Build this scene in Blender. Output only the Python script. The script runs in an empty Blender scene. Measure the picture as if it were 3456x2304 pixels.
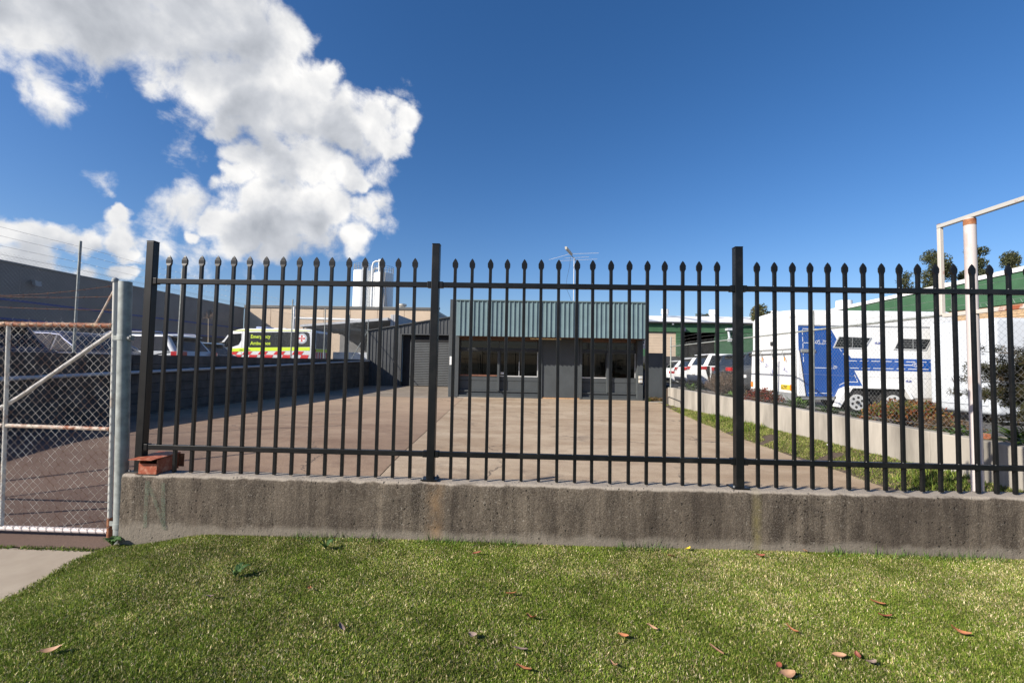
import bpy, bmesh, math, random
import numpy as np
from mathutils import Vector, Matrix, noise as mnoise
R = math.radians
random.seed(7); rng = np.random.default_rng(7)
SC = bpy.context.scene
COL = SC.collection

# ------------------------------------------------------------------ camera
EYE = 1.40
FPX = 1523.8                                    # focal length in pixels of a 3456 px wide picture
PITCH, ROLL, YAW = .0476, .0183, -.0316
_cy, _sy = math.cos(YAW), math.sin(YAW)
FWD = Vector((_sy*math.cos(PITCH), _cy*math.cos(PITCH), math.sin(PITCH)))
_r0 = Vector((_cy, -_sy, 0)); _u0 = _r0.cross(FWD)
RIGHT = math.cos(ROLL)*_r0 + math.sin(ROLL)*_u0
UP = -math.sin(ROLL)*_r0 + math.cos(ROLL)*_u0
cd = bpy.data.cameras.new('camera'); cam = bpy.data.objects.new('camera', cd); COL.objects.link(cam)
cd.sensor_fit = 'HORIZONTAL'; cd.sensor_width = 36; cd.lens = 36*FPX/3456
cd.clip_start = .05; cd.clip_end = 3000
m = Matrix.Identity(4)
for i in range(3):
    m[i][0] = RIGHT[i]; m[i][1] = UP[i]; m[i][2] = -FWD[i]
m.translation = (0, 0, EYE)
cam.matrix_world = m
SC.camera = cam

# ------------------------------------------------------------------ light
SUN_TO = Vector((-1.48, -.90, 1.0)).normalized()
sd = bpy.data.lights.new('sun', 'SUN'); sun = bpy.data.objects.new('sun', sd); COL.objects.link(sun)
sd.energy = 5.0; sd.angle = R(.53); sd.color = (1, .93, .83)
sun.rotation_mode = 'QUATERNION'; sun.rotation_quaternion = SUN_TO.to_track_quat('Z', 'Y')
SC.view_settings.view_transform = 'Standard'; SC.view_settings.look = 'None'
SC.view_settings.gamma = 1; SC.view_settings.use_curve_mapping = False
SC.view_settings.exposure = .62
SKY_STRENGTH = .090

class NT:
    """small helper round a node tree"""
    def __init__(s, tree): s.t = tree
    def n(s, kind, **kw):
        nd = s.t.nodes.new(kind)
        for k, v in kw.items(): setattr(nd, k, v)
        return nd
    def put(s, sock, v):
        if isinstance(v, bpy.types.NodeSocket): s.t.links.new(v, sock)
        else: sock.default_value = v
    def math(s, op, a, b=None, c=None, clamp=False):
        nd = s.n('ShaderNodeMath', operation=op, use_clamp=clamp)
        for i, v in enumerate((a, b, c)):
            if v is not None: s.put(nd.inputs[i], v)
        return nd.outputs[0]
    def vmath(s, op, a, b=None, out=0):
        nd = s.n('ShaderNodeVectorMath', operation=op)
        s.put(nd.inputs[0], a)
        if b is not None:
            if op == 'SCALE': s.put(nd.inputs['Scale'], b)
            else: s.put(nd.inputs[1], b)
        return nd.outputs[out]
    def mapr(s, v, a, b, c=0., d=1., smooth=False):
        nd = s.n('ShaderNodeMapRange', interpolation_type='SMOOTHSTEP' if smooth else 'LINEAR')
        s.put(nd.inputs[0], v)
        for i, x in enumerate((a, b, c, d)): s.put(nd.inputs[i+1], x)
        return nd.outputs[0]
    def mix(s, f, a, b, blend='MIX'):
        nd = s.n('ShaderNodeMix', data_type='RGBA', blend_type=blend)
        s.put(nd.inputs[0], f); s.put(nd.inputs[6], a); s.put(nd.inputs[7], b)
        return nd.outputs[2]
    def noise(s, vec, scale, detail=4, rough=.5, dist=0., out=0):
        nd = s.n('ShaderNodeTexNoise')
        if vec is not None: s.put(nd.inputs['Vector'], vec)
        nd.inputs['Scale'].default_value = scale; nd.inputs['Detail'].default_value = detail
        nd.inputs['Roughness'].default_value = rough; nd.inputs['Distortion'].default_value = dist
        return nd.outputs[out]
    def mapping(s, vec, scale=(1, 1, 1), loc=(0, 0, 0)):
        nd = s.n('ShaderNodeMapping'); s.put(nd.inputs[0], vec)
        nd.inputs['Scale'].default_value = scale; nd.inputs['Location'].default_value = loc
        return nd.outputs[0]

def c4(c): return (c[0], c[1], c[2], 1)

# ------------------------------------------------------------------ sky: Nishita air with procedural cumulus
def raydir(x, y):
    return (FWD + RIGHT*((x-1728)/FPX) + UP*((1152-y)/FPX)).normalized()
world = bpy.data.worlds.new('World'); SC.world = world; world.use_nodes = True
W = NT(world.node_tree); world.node_tree.nodes.clear()
sky = W.n('ShaderNodeTexSky', sky_type='NISHITA'); sky.sun_disc = False
sky.sun_elevation = math.asin(SUN_TO.z); sky.sun_rotation = math.atan2(SUN_TO.x, SUN_TO.y)
sky.altitude = 0; sky.air_density = 1.0; sky.dust_density = .7; sky.ozone_density = 3.6
tc = W.n('ShaderNodeTexCoord')
D = W.vmath('NORMALIZE', tc.outputs['Generated'])
K = 1/1.568
BLOBS = [  # cumulus heaps as directions: (x, y, radius) measured on the photograph, then turned into world directions
 (-250,60,330),(0,90,270),(230,110,270),(480,90,290),(720,60,330),(980,60,340),(1200,40,310),(1340,190,240),(1480,170,160),
 (300,-260,420),(850,-260,420),(1150,-180,330),(180,200,170),
 (840,420,170),(1040,440,260),(1260,480,280),(1480,470,260),(1640,440,190),(1700,390,130),(1400,650,210),(1620,650,230),(1830,650,190),
 (1990,630,150),(2090,590,110),(2060,730,100),(1160,690,130),(1260,850,150),(1450,880,190),(1660,890,170),(1830,890,120),(1890,940,70),
 (1215,960,85),(1400,1130,210),(1200,1200,110),(1060,1240,60),(1600,1190,210),(1740,1110,140),(1950,1110,135),(1990,1190,125),
 (1880,1250,125),(1300,1310,150),(1500,1330,130),
 (-150,1220,200),(0,1200,130),(160,1220,110),(300,1230,100),(450,1260,110),(600,1170,95),(650,1260,115),(575,1110,60),(200,1340,120),
 (60,1350,140),(700,1320,80),(470,1440,100),(660,1430,80),(300,1420,90)]
WISPS = [(420,330,150),(330,510,130),(240,480,100),(150,392,75),(130,470,50),(480,945,60),(810,1240,100),(870,1310,80),(980,1075,130),(860,1072,75),(1130,1330,110),(2110,480,60),(1000,830,80),(930,870,60),(1960,870,90),(480,1000,30),(1400,1370,120)]
GREYS = [(820,90,300),(560,40,300),(1130,200,220),(1300,150,190),(1360,690,190),(1560,660,150),(1800,690,140),(1300,640,140),(1560,1300,190),(1400,1290,150),(1680,1290,120),(1450,930,120),(250,1360,160),
 (560,1390,130),(250,-200,360),(-100,30,200),(1000,-200,420)]
def blobfield(lst, vec, grow=1.):
    acc = None
    for (x, y, r) in lst:
        X, Y = x*K, y*K; d0 = raydir(X, Y)
        rr = grow*.5*((raydir(X+r*K, Y)-d0).length + (raydir(X, Y+r*K)-d0).length)
        ds = W.vmath('DISTANCE', vec, tuple(d0), out=1)
        v = W.math('MULTIPLY_ADD', ds, -1/rr, 1.0)
        acc = v if acc is None else W.math('SMOOTH_MAX', acc, v, .22)
    return acc
warp = W.noise(D, 5.5, 3, .55, out=1)
warp = W.vmath('SUBTRACT', warp, (.5, .5, .5))
DW = W.vmath('ADD', D, W.vmath('SCALE', warp, .11))
fine = W.noise(D, 22, 4, .6, out=1)
DW = W.vmath('ADD', DW, W.vmath('SCALE', W.vmath('SUBTRACT', fine, (.5, .5, .5)), .035))
B = blobfield(BLOBS, DW, 1.0)
B = W.math('MAXIMUM', B, W.math('MULTIPLY', blobfield(WISPS, DW, 1.25), .36))
G = blobfield(GREYS, DW, 1.2)
# the same cumulus weather in the directions the photograph does not show
sx_, sy_, sz_ = (lambda s: (s.outputs[0], s.outputs[1], s.outputs[2]))((lambda nd: (W.put(nd.inputs[0], D), nd)[1])(W.n('ShaderNodeSeparateXYZ')))
away = W.mapr(sy_, .5, .2, 0., 1., True)
B2 = W.math('MULTIPLY_ADD', W.noise(D, 2.6, 2, .5), 3.0, -1.98)
B = W.math('MAXIMUM', B, W.math('SUBTRACT', B2, W.math('SUBTRACT', 1.0, away)))
nd_ = W.noise(D, 14, 10, .62, .3)
n1 = W.noise(D, 9, 6, .52, .15)
shift = Vector((-.62, -.1, .75)).normalized()*.030
n2 = W.noise(W.vmath('ADD', D, tuple(shift)), 9, 6, .52, .15)
n3 = W.noise(D, 7, 4, .5)
dens = W.math('ADD', B, W.math('MULTIPLY_ADD', nd_, 1.5, -.75))
alpha = W.mapr(dens, -.03, .50, 0., 1., True)
alpha = W.math('MULTIPLY', alpha, W.mapr(sz_, 0., .03, 0, 1))
lit = W.math('MULTIPLY_ADD', W.math('SUBTRACT', n1, n2), 1.6, .88)
lit = W.math('SUBTRACT', lit, W.math('MULTIPLY', W.mapr(G, -.25, .6, 0, 1, True), W.math('MULTIPLY_ADD', n3, .5, .22)))
lit = W.math('ADD', lit, W.math('MULTIPLY', W.mapr(dens, .55, .0, 0, 1), .10))
lit = W.mapr(lit, .0, 1., 0., 1.)
ramp = W.n('ShaderNodeValToRGB'); W.put(ramp.inputs[0], lit)
ramp.color_ramp.elements[0].position = 0.0; ramp.color_ramp.elements[0].color = (.33, .355, .40, 1)
ramp.color_ramp.elements[1].position = 1.0; ramp.color_ramp.elements[1].color = (.90, .89, .875, 1)
e = ramp.color_ramp.elements.new(.5); e.color = (.55, .57, .61, 1)
ccol = W.vmath('SCALE', ramp.outputs[0], .74/SKY_STRENGTH)
# air seen through the clouds' height: they pale into the sky near the horizon
hs = W.n('ShaderNodeHueSaturation'); hs.inputs['Saturation'].default_value = 1.25; hs.inputs['Value'].default_value = 1.0
W.put(hs.inputs['Color'], sky.outputs[0])
air = W.vmath('MULTIPLY', hs.outputs[0], (1.0, .905, .985))
skyc = W.mix(alpha, air, ccol)
bg = W.n('ShaderNodeBackground'); W.put(bg.inputs[0], skyc); bg.inputs[1].default_value = SKY_STRENGTH
wo = W.n('ShaderNodeOutputWorld'); W.t.links.new(bg.outputs[0], wo.inputs[0])
world.cycles.sampling_method = 'MANUAL'; world.cycles.sample_map_resolution = 512

# ------------------------------------------------------------------ materials
MATS = {}
def mat(name, base=None, rough=.6, metal=0., var=.15, vscale=6., col2=None, bump=0., bscale=60., stretch=(1, 1, 1), spec=.5, coat=0., detail=5, lo=.35, hi=.65):
    if name in MATS: return MATS[name]
    mt = bpy.data.materials.new(name); mt.use_nodes = True; T = NT(mt.node_tree)
    p = mt.node_tree.nodes['Principled BSDF']
    p.inputs['Roughness'].default_value = rough; p.inputs['Metallic'].default_value = metal
    p.inputs['Specular IOR Level'].default_value = spec; p.inputs['Coat Weight'].default_value = coat
    tcn = T.n('ShaderNodeTexCoord'); vec = tcn.outputs['Object']
    vs = T.mapping(vec, stretch)
    if col2 is None:
        a = tuple(max(0, x*(1-var)) for x in base); b = tuple(min(1, x*(1+var)) for x in base)
    else: a, b = base, col2
    f = T.mapr(T.noise(vs, vscale, detail, .6), lo, hi)
    T.put(p.inputs['Base Color'], T.mix(f, c4(a), c4(b)))
    if bump:
        bn = T.n('ShaderNodeBump'); bn.inputs['Strength'].default_value = bump; bn.inputs['Distance'].default_value = .01
        T.put(bn.inputs['Height'], T.noise(vs, bscale, 4, .6)); T.put(p.inputs['Normal'], bn.outputs[0])
    MATS[name] = mt; return mt

def mat_nodes(name):
    mt = bpy.data.materials.new(name); mt.use_nodes = True
    T = NT(mt.node_tree); p = mt.node_tree.nodes['Principled BSDF']
    MATS[name] = mt
    return mt, T, p

black_metal = mat('black_powdercoat', (.0055, .006, .0065), .38, 0, col2=(.017, .0165, .0155), vscale=7, lo=.50, hi=.78, spec=.28, detail=7)
galv = mat('galvanised_steel', (.27, .29, .272), .55, .12, .22, 14, bump=.05, bscale=90)
galv_dull = mat('weathered_galvanised', (.24, .25, .25), .6, .3, .2, 10)
wire_m = mat('fence_wire', (.36, .36, .35), .5, .5, .25, 5)
wire_dull = mat('weathered_wire', (.20, .205, .205), .6, .2, .25, 5)
wire_rust = mat('rusting_wire', (.56, .52, .46), .55, .3, col2=(.13, .065, .035), vscale=9, lo=.42, hi=.60)
rust = mat('rust', (.20, .065, .025), .85, 0, col2=(.33, .15, .07), vscale=25, bump=.2, bscale=120)
dkrust = mat('dark_rust', (.075, .032, .02), .85, 0, col2=(.13, .06, .03), vscale=40)
paint_rust = mat('rusty_cream_paint', (.60, .52, .42), .6, 0, col2=(.30, .10, .04), vscale=11, lo=.46, hi=.60, bump=.1)
paint_rust_heavy = mat('heavily_rusted_paint', (.46, .32, .20), .7, 0, col2=(.24, .075, .03), vscale=13, lo=.40, hi=.56, bump=.15)
pole_paint = mat('chalky_pole_paint', (.50, .45, .43), .6, 0, col2=(.34, .22, .17), vscale=5, stretch=(1, 1, .35), lo=.56, hi=.78)
white_paint = mat('white_paint', (.78, .78, .76), .45, 0, .04, 3)
orange_paint = mat('orange_letterbox_paint', (.30, .065, .025), .6, 0, col2=(.50, .24, .15), vscale=26, lo=.48, hi=.72, bump=.2)
asphalt = mat('asphalt', (.05, .05, .052), .9, 0, .3, 30, bump=.2, bscale=200)
light_conc = mat('pale_concrete', (.40, .365, .31), .85, 0, col2=(.17, .155, .13), vscale=2.2, bump=.15, bscale=120, stretch=(1, 1, .22), lo=.40, hi=.70, detail=7)
drive_conc = mat('driveway_concrete', (.29, .235, .175), .9, 0, col2=(.37, .31, .235), vscale=2.2, bump=.2, bscale=160)
sleeper_m = mat('dirty_concrete_sleeper', (.095, .09, .082), .9, 0, col2=(.045, .044, .04), vscale=3, bump=.2, bscale=60)
soil = mat('soil', (.07, .05, .035), 1, 0, .4, 25, bump=.5, bscale=40)
green_paint = mat('green_wall_paint', (.048, .118, .06), .6, 0, .1, 2, spec=.3)
beige_wall = mat('beige_panel', (.56, .44, .32), .8, 0, .05, 1.2)
dgrey_wall = mat('dark_grey_cladding', (.160, .152, .145), .7, 0, .08, 1.0)
darker_wall = mat('charcoal_panel', (.050, .051, .055), .7, 0, .1, 1.0)
blue_stripe = mat('blue_stripe', (.02, .055, .22), .6, 0, .1, 2)
grey_render = mat('slate_grey_render', (.052, .060, .064), .75, 0, .10, 2.5, bump=.12, bscale=150)
shed_metal = mat('charcoal_steel_sheet', (.072, .075, .076), .45, .1, .10, 3)
roller_m = mat('roller_door_steel', (.10, .105, .105), .45, .1, .08, 3)
fascia_m = mat('blue_green_steel_sheet', (.145, .213, .228), .5, 0, .07, 2.2)
concrete_panel = mat('precast_grey', (.33, .33, .34), .8, 0, .1, 1.2)
white_roof = mat('white_roof_sheet', (.80, .80, .78), .5, 0, .05, 1.0)
timber_dark = mat('brown_timber', (.10, .055, .035), .6, 0, .25, 6, stretch=(1, 6, 6))
sill_timber = mat('red_brown_sill', (.17, .075, .045), .6, 0, .2, 8)
alu = mat('pale_aluminium', (.62, .62, .60), .4, .3, .06, 5)
black_rubber = mat('tyre_rubber', (.018, .018, .018), .8, 0, .2, 20)
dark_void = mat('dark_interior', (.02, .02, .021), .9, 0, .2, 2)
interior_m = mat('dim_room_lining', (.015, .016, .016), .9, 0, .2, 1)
cream = mat('cream_curtain', (.58, .54, .46), .8, 0, .1, 5)
silo_white = mat('silo_white', (.80, .81, .80), .45, 0, .03, 1)
brick_yellow = mat('yellow_brick', (.48, .33, .19), .85, 0, .15, 8)
terracotta = mat('terracotta', (.40, .14, .07), .8, 0, .2, 20)
chrome = mat('chrome_trim', (.8, .8, .8), .12, 1, .02, 3)
red_lamp = mat('red_lamp', (.42, .012, .015), .15, 0, .1, 10, coat=.5)
amber_lamp = mat('amber_lamp', (.7, .22, .02), .2, 0, .1, 10)
plate_yellow = mat('yellow_plate', (.72, .52, .03), .5, 0, .04, 10)
plate_white = mat('white_plate', (.7, .7, .7), .5, 0, .04, 10)
ink = mat('black_ink', (.012, .012, .012), .6, 0, .1, 10)
blue_ink = mat('blue_ink', (.03, .06, .35), .6, 0, .1, 10)
car_white = mat('white_car_paint', (.76, .77, .77), .55, 0, .02, 2, spec=.15, coat=.6)
car_black = mat('black_car_paint', (.012, .013, .017), .55, 0, .05, 2, spec=.15, coat=.8)
car_navy = mat('navy_car_paint', (.012, .018, .05), .55, 0, .05, 2, spec=.15, coat=.8)
car_silver = mat('silver_car_paint', (.52, .54, .56), .5, .15, .03, 2, spec=.15, coat=.5)
car_grey = mat('grey_car_paint', (.075, .08, .085), .55, .4, .03, 2, spec=.15, coat=.6)
hi_yellow = mat('fluorescent_yellow', (.66, .86, .015), .5, 0, .03, 3)
pale_yellow = mat('pale_yellow', (.74, .80, .28), .5, 0, .03, 3)
hi_red = mat('signal_red', (.62, .012, .012), .45, 0, .04, 3)
float_white = mat('float_white_panel', (.77, .77, .75), .4, 0, .03, 1.5)
float_blue = mat('float_blue_panel', (.008, .072, .30), .4, 0, .08, 2)
van_white = mat('cool_white_panel', (.50, .53, .56), .45, 0, .03, 1)
bark = mat('bark', (.10, .075, .055), .9, 0, .3, 12, bump=.4, bscale=40)
twig = mat('dry_twig', (.13, .09, .065), .9, 0, .3, 12)

def glass(name, tint, rough=.03):
    mt = bpy.data.materials.new(name); mt.use_nodes = True; T = NT(mt.node_tree); T.t.nodes.clear()
    tr = T.n('ShaderNodeBsdfTransparent'); tr.inputs[0].default_value = c4(tint)
    gl = T.n('ShaderNodeBsdfGlossy'); gl.inputs['Roughness'].default_value = rough
    fr = T.n('ShaderNodeFresnel'); fr.inputs[0].default_value = 1.5
    fac = T.math('ADD', T.math('MULTIPLY', fr.outputs[0], 1.0), T.mapr(T.noise(None, 3, 2), 0, 1, 0, .01))
    mx = T.n('ShaderNodeMixShader'); T.put(mx.inputs[0], fac)
    T.t.links.new(tr.outputs[0], mx.inputs[1]); T.t.links.new(gl.outputs[0], mx.inputs[2])
    o = T.n('ShaderNodeOutputMaterial'); T.t.links.new(mx.outputs[0], o.inputs[0])
    MATS[name] = mt; return mt
shop_glass = glass('tinted_shop_glass', (.07, .085, .085))
car_glass = mat('dark_car_glass', (.008, .010, .012), .04, 0, .05, 3, spec=.35)
livery_glass = mat('blacked_out_glass', (.03, .034, .036), .15, 0, .05, 3)

def wall_material():
    mt, T, p = mat_nodes('stained_wall_concrete')
    tcn = T.n('ShaderNodeTexCoord'); v = tcn.outputs['Object']
    s = T.n('ShaderNodeSeparateXYZ'); T.put(s.inputs[0], v)
    st = T.noise(T.mapping(v, (3.2, 3.2, .34)), 2.6, 5, .62, .15)
    st2 = T.noise(T.mapping(v, (9, 9, .7)), 2.2, 3, .6)
    blot = T.noise(v, 5.5, 5, .65)
    f = T.math('ADD', T.math('MULTIPLY', st, .60), T.math('ADD', T.math('MULTIPLY', st2, .26), T.math('MULTIPLY', blot, .26)))
    f = T.mapr(f, .47, .72)
    base = T.mix(f, (.036, .027, .019, 1), (.235, .19, .14, 1))
    grain = T.noise(v, 95, 3, .7)
    base = T.mix(T.mapr(grain, .44, .66), T.mix(.35, base, (.02, .016, .012, 1)), T.mix(.30, base, (.36, .31, .25, 1)))
    fleck = T.noise(v, 38, 4, .75)
    base = T.mix(T.math('MULTIPLY', T.mapr(fleck, .60, .70), .55), base, (.40, .36, .30, 1))
    base = T.mix(T.math('MULTIPLY', T.mapr(T.noise(v, 14, 5, .7), .52, .68), .55), base, (.05, .038, .028, 1))
    base = T.mix(T.math('MULTIPLY', T.mapr(T.noise(T.mapping(v, (1, 1, .4)), 1.15, 3, .55), .42, .66), .55), base, (.055, .043, .033, 1))
    # cement splash left along the foot of the wall
    foot = T.mapr(T.math('ADD', s.outputs[2], T.math('MULTIPLY', T.noise(v, 4.5, 5, .7), -.16)), -.055, .01, 1, 0, True)
    base = T.mix(T.math('MULTIPLY', foot, .55), base, (.27, .235, .19, 1))
    # the top arris, painted paler for the sunlight on it
    top = T.mapr(T.math('ADD', s.outputs[2], T.math('MULTIPLY', T.noise(v, 9, 3), .05)), .445, .462, 0, 1, True)
    base = T.mix(T.math('MULTIPLY', top, .75), base, (.36, .315, .26, 1))
    # rust that ran down from the post feet
    for px, wd, col in ((-.70, .09, (.30, .18, .085, 1)), (1.80, .05, (.20, .17, .05, 1)), (-2.62, .05, (.10, .075, .055, 1))):
        g = T.math('SUBTRACT', 1.0, T.math('DIVIDE', T.math('ABSOLUTE', T.math('SUBTRACT', s.outputs[0], px)), wd), clamp=True)
        g = T.math('MULTIPLY', g, T.mapr(blot, .35, .65))
        base = T.mix(T.math('MULTIPLY', g, .6), base, col)
    vo = T.n('ShaderNodeTexVoronoi'); T.put(vo.inputs['Vector'], T.vmath('ADD', v, T.vmath('SCALE', T.noise(v, 20, 2, out=1), .05))); vo.inputs['Scale'].default_value = 26
    pit = T.math('MULTIPLY', T.mapr(vo.outputs['Distance'], .10, .24, 1, 0, True), T.mapr(T.noise(v, 6, 2), .48, .60))
    base = T.mix(T.math('MULTIPLY', pit, .7), base, (.025, .02, .016, 1))
    T.put(p.inputs['Base Color'], base)
    p.inputs['Roughness'].default_value = .92; p.inputs['Specular IOR Level'].default_value = .25
    h = T.math('SUBTRACT', T.math('ADD', T.math('MULTIPLY', grain, .5), T.math('MULTIPLY', T.noise(v, 30, 4, .65), 1.0)), T.math('MULTIPLY', pit, 1.3))
    b = T.n('ShaderNodeBump'); b.inputs['Strength'].default_value = .75; b.inputs['Distance'].default_value = .008
    T.put(b.inputs['Height'], h); T.put(p.inputs['Normal'], b.outputs[0])
    return mt
wall_conc = wall_material()

def yard_material(name, ca, cb, cc, streak, worn=None):
    mt, T, p = mat_nodes(name)
    v = T.n('ShaderNodeTexCoord').outputs['Object']
    big = T.noise(T.mapping(v, streak), .7, 6, .62, .3)
    mid = T.noise(v, 3.5, 5, .65)
    fn = T.noise(v, 70, 3, .75)
    c = T.mix(T.mapr(big, .36, .66), c4(ca), c4(cb))
    c = T.mix(T.math('MULTIPLY', T.mapr(mid, .46, .72), .55), c, c4(cc))
    c = T.mix(T.mapr(fn, .3, .75), T.mix(.5, c, (.06, .045, .04, 1)), c)
    sp = T.noise(v, 1.3, 6, .7)
    c = T.mix(T.math('MULTIPLY', T.mapr(sp, .60, .72), .5), c, (.10, .085, .075, 1))
    s_ = T.n('ShaderNodeSeparateXYZ'); T.put(s_.inputs[0], v)
    wob = T.math('MULTIPLY_ADD', T.noise(v, .45, 5, .6), 4.0, -2.0)
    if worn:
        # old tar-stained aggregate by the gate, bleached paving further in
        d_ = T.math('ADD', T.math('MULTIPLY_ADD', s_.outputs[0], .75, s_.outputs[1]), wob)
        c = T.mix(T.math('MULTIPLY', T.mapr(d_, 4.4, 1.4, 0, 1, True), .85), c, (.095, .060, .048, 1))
        c = T.mix(T.math('MULTIPLY', T.mapr(T.math('ADD', s_.outputs[1], wob), 8., 16., 0, 1, True), .6), c, c4(worn))
    vc = T.n('ShaderNodeTexVoronoi', feature='DISTANCE_TO_EDGE'); vc.inputs['Scale'].default_value = .30
    T.put(vc.inputs['Vector'], T.vmath('ADD', v, T.vmath('SCALE', T.noise(v, 1.2, 5, .65, out=1), .9)))
    crack = T.math('MULTIPLY', T.mapr(vc.outputs['Distance'], .0025, .006, 1, 0, True), T.mapr(T.noise(v, .6, 2), .46, .56))
    c = T.mix(T.math('MULTIPLY', crack, .75), c, (.07, .055, .045, 1))
    oil = T.mapr(T.noise(T.mapping(v, (1, .8, 1), (31, 7, 0)), .55, 6, .68), .60, .70, 0, .42, True)
    c = T.mix(oil, c, (.11, .085, .07, 1))
    T.put(p.inputs['Base Color'], c)
    p.inputs['Roughness'].default_value = .9; p.inputs['Specular IOR Level'].default_value = .3
    b = T.n('ShaderNodeBump'); b.inputs['Strength'].default_value = .5; b.inputs['Distance'].default_value = .006
    T.put(b.inputs['Height'], T.math('ADD', fn, T.math('MULTIPLY', T.noise(v, 18, 4), .8))); T.put(p.inputs['Normal'], b.outputs[0])
    return mt
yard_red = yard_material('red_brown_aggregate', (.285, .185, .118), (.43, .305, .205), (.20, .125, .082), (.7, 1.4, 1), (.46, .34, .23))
yard_beige = yard_material('worn_beige_concrete', (.42, .305, .195), (.62, .495, .345), (.33, .23, .15), (.6, 1.5, 1))
yard_grey = yard_material('grey_brown_concrete', (.29, .24, .18), (.39, .33, .255), (.23, .19, .145), (.7, 1.2, 1))

def leafmat(name, trans=.35, rough=.6):
    """foliage whose colour comes from each leaf's own colour"""
    mt, T, p = mat_nodes(name)
    a = T.n('ShaderNodeAttribute', attribute_name='tint')
    T.put(p.inputs['Base Color'], a.outputs['Color'])
    p.inputs['Roughness'].default_value = rough; p.inputs['Specular IOR Level'].default_value = .15
    tl = T.n('ShaderNodeBsdfTranslucent'); T.put(tl.inputs[0], T.mix(.35, a.outputs['Color'], (.12, .16, .02, 1)))
    mx = T.n('ShaderNodeMixShader'); mx.inputs[0].default_value = trans
    out = mt.node_tree.nodes['Material Output']
    T.t.links.new(p.outputs[0], mx.inputs[1]); T.t.links.new(tl.outputs[0], mx.inputs[2]); T.t.links.new(mx.outputs[0], out.inputs[0])
    return mt
leaf_m = leafmat('leaf_blades')
grass_m = leafmat('grass_blades', .20, .6)
dry_leaf = mat('dry_leaf_orange', (.42, .16, .06), .7, 0, col2=(.26, .10, .045), vscale=30)
dry_leaf2 = mat('dry_leaf_tan', (.44, .25, .14), .7, 0, col2=(.28, .16, .09), vscale=30)
dry_leaf3 = mat('dry_leaf_redbrown', (.30, .085, .045), .7, 0, col2=(.18, .06, .035), vscale=30)
dry_leaf4 = mat('dry_leaf_grey', (.26, .19, .15), .8, 0, col2=(.17, .12, .10), vscale=30)
yellow_petal = mat('yellow_leaf', (.62, .46, .03), .6, 0, .1, 30)

# ------------------------------------------------------------------ mesh helpers
def link(o, parent=None):
    COL.objects.link(o)
    if parent is not None:
        o.parent = parent
        if parent.parent is None: o.location = -parent.location
    return o
class MB:
    def __init__(s): s.v = []; s.f = []
    def add(s, vs, fs):
        k = len(s.v); s.v += [tuple(x) for x in vs]; s.f += [tuple(i+k for i in f) for f in fs]; return s
    def box(s, x0, x1, y0, y1, z0, z1):
        vs = [(x0,y0,z0),(x1,y0,z0),(x1,y1,z0),(x0,y1,z0),(x0,y0,z1),(x1,y0,z1),(x1,y1,z1),(x0,y1,z1)]
        return s.add(vs, [(0,3,2,1),(4,5,6,7),(0,1,5,4),(1,2,6,5),(2,3,7,6),(3,0,4,7)])
    def hexa(s, b4, t4):
        return s.add(list(b4)+list(t4), [(0,3,2,1),(4,5,6,7),(0,1,5,4),(1,2,6,5),(2,3,7,6),(3,0,4,7)])
    def cyl(s, p0, p1, r0, r1=None, n=12, caps=True):
        return s.tube([p0, p1], [r0, r0 if r1 is None else r1], n, caps)
    def tube(s, pts, r, n=8, caps=True):
        pts = [Vector(p) for p in pts]; k = len(pts)
        if not isinstance(r, (list, tuple)): r = [r]*k
        rings = []; up = None
        for i, p in enumerate(pts):
            t = (pts[min(i+1, k-1)]-pts[max(i-1, 0)]).normalized()
            if up is None:
                up = Vector((0, 0, 1)) if abs(t.z) < .9 else Vector((1, 0, 0))
            u = (up-t*up.dot(t)).normalized(); w = t.cross(u); up = u
            rings.append([p+(u*math.cos(2*math.pi*j/n)+w*math.sin(2*math.pi*j/n))*r[i] for j in range(n)])
        vs = [q for rg in rings for q in rg]; fs = []
        for i in range(k-1):
            for j in range(n):
                a = i*n+j; b = i*n+(j+1) % n
                fs.append((a, b, b+n, a+n))
        if caps: fs += [tuple(range(n))[::-1], tuple(range((k-1)*n, k*n))]
        return s.add(vs, fs)
    def prism(s, poly, axis, a, b):
        f = {'y': lambda p, t: (p[0], t, p[1]), 'x': lambda p, t: (t, p[0], p[1]), 'z': lambda p, t: (p[0], p[1], t)}[axis]
        n = len(poly); vs = [f(p, a) for p in poly]+[f(p, b) for p in poly]
        fs = [tuple(range(n)), tuple(range(n, 2*n))[::-1]]+[(i, (i+1) % n, (i+1) % n+n, i+n) for i in range(n)]
        return s.add(vs, fs)
    def poly(s, pts): return s.add(pts, [tuple(range(len(pts)))])
    def build(s, name, mt, parent=None, bevel=0., seg=2, smooth=None, kind=None, loc=None):
        me = bpy.data.meshes.new(name); me.from_pydata(s.v, [], s.f)
        bm = bmesh.new(); bm.from_mesh(me)
        bmesh.ops.recalc_face_normals(bm, faces=bm.faces)
        if bevel:
            ed = [e for e in bm.edges if len(e.link_faces) == 2 and e.calc_face_angle(0) > .5]
            bmesh.ops.bevel(bm, geom=ed, offset=bevel, segments=seg, profile=.5, affect='EDGES', clamp_overlap=True)
        bm.to_mesh(me); bm.free()
        if smooth or (smooth is None and (len(s.v) > 16 and not bevel or (bevel and seg > 2))):
            me.shade_smooth(); me.set_sharp_from_angle(angle=R(35))
        me.materials.append(mt)
        o = bpy.data.objects.new(name, me); link(o, parent)
        if kind: o['kind'] = kind
        if loc is not None: o.location = loc
        return o
def tag(o, label, cat, group=None):
    o['label'] = label; o['category'] = cat
    if group: o['group'] = group
    return o
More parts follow.
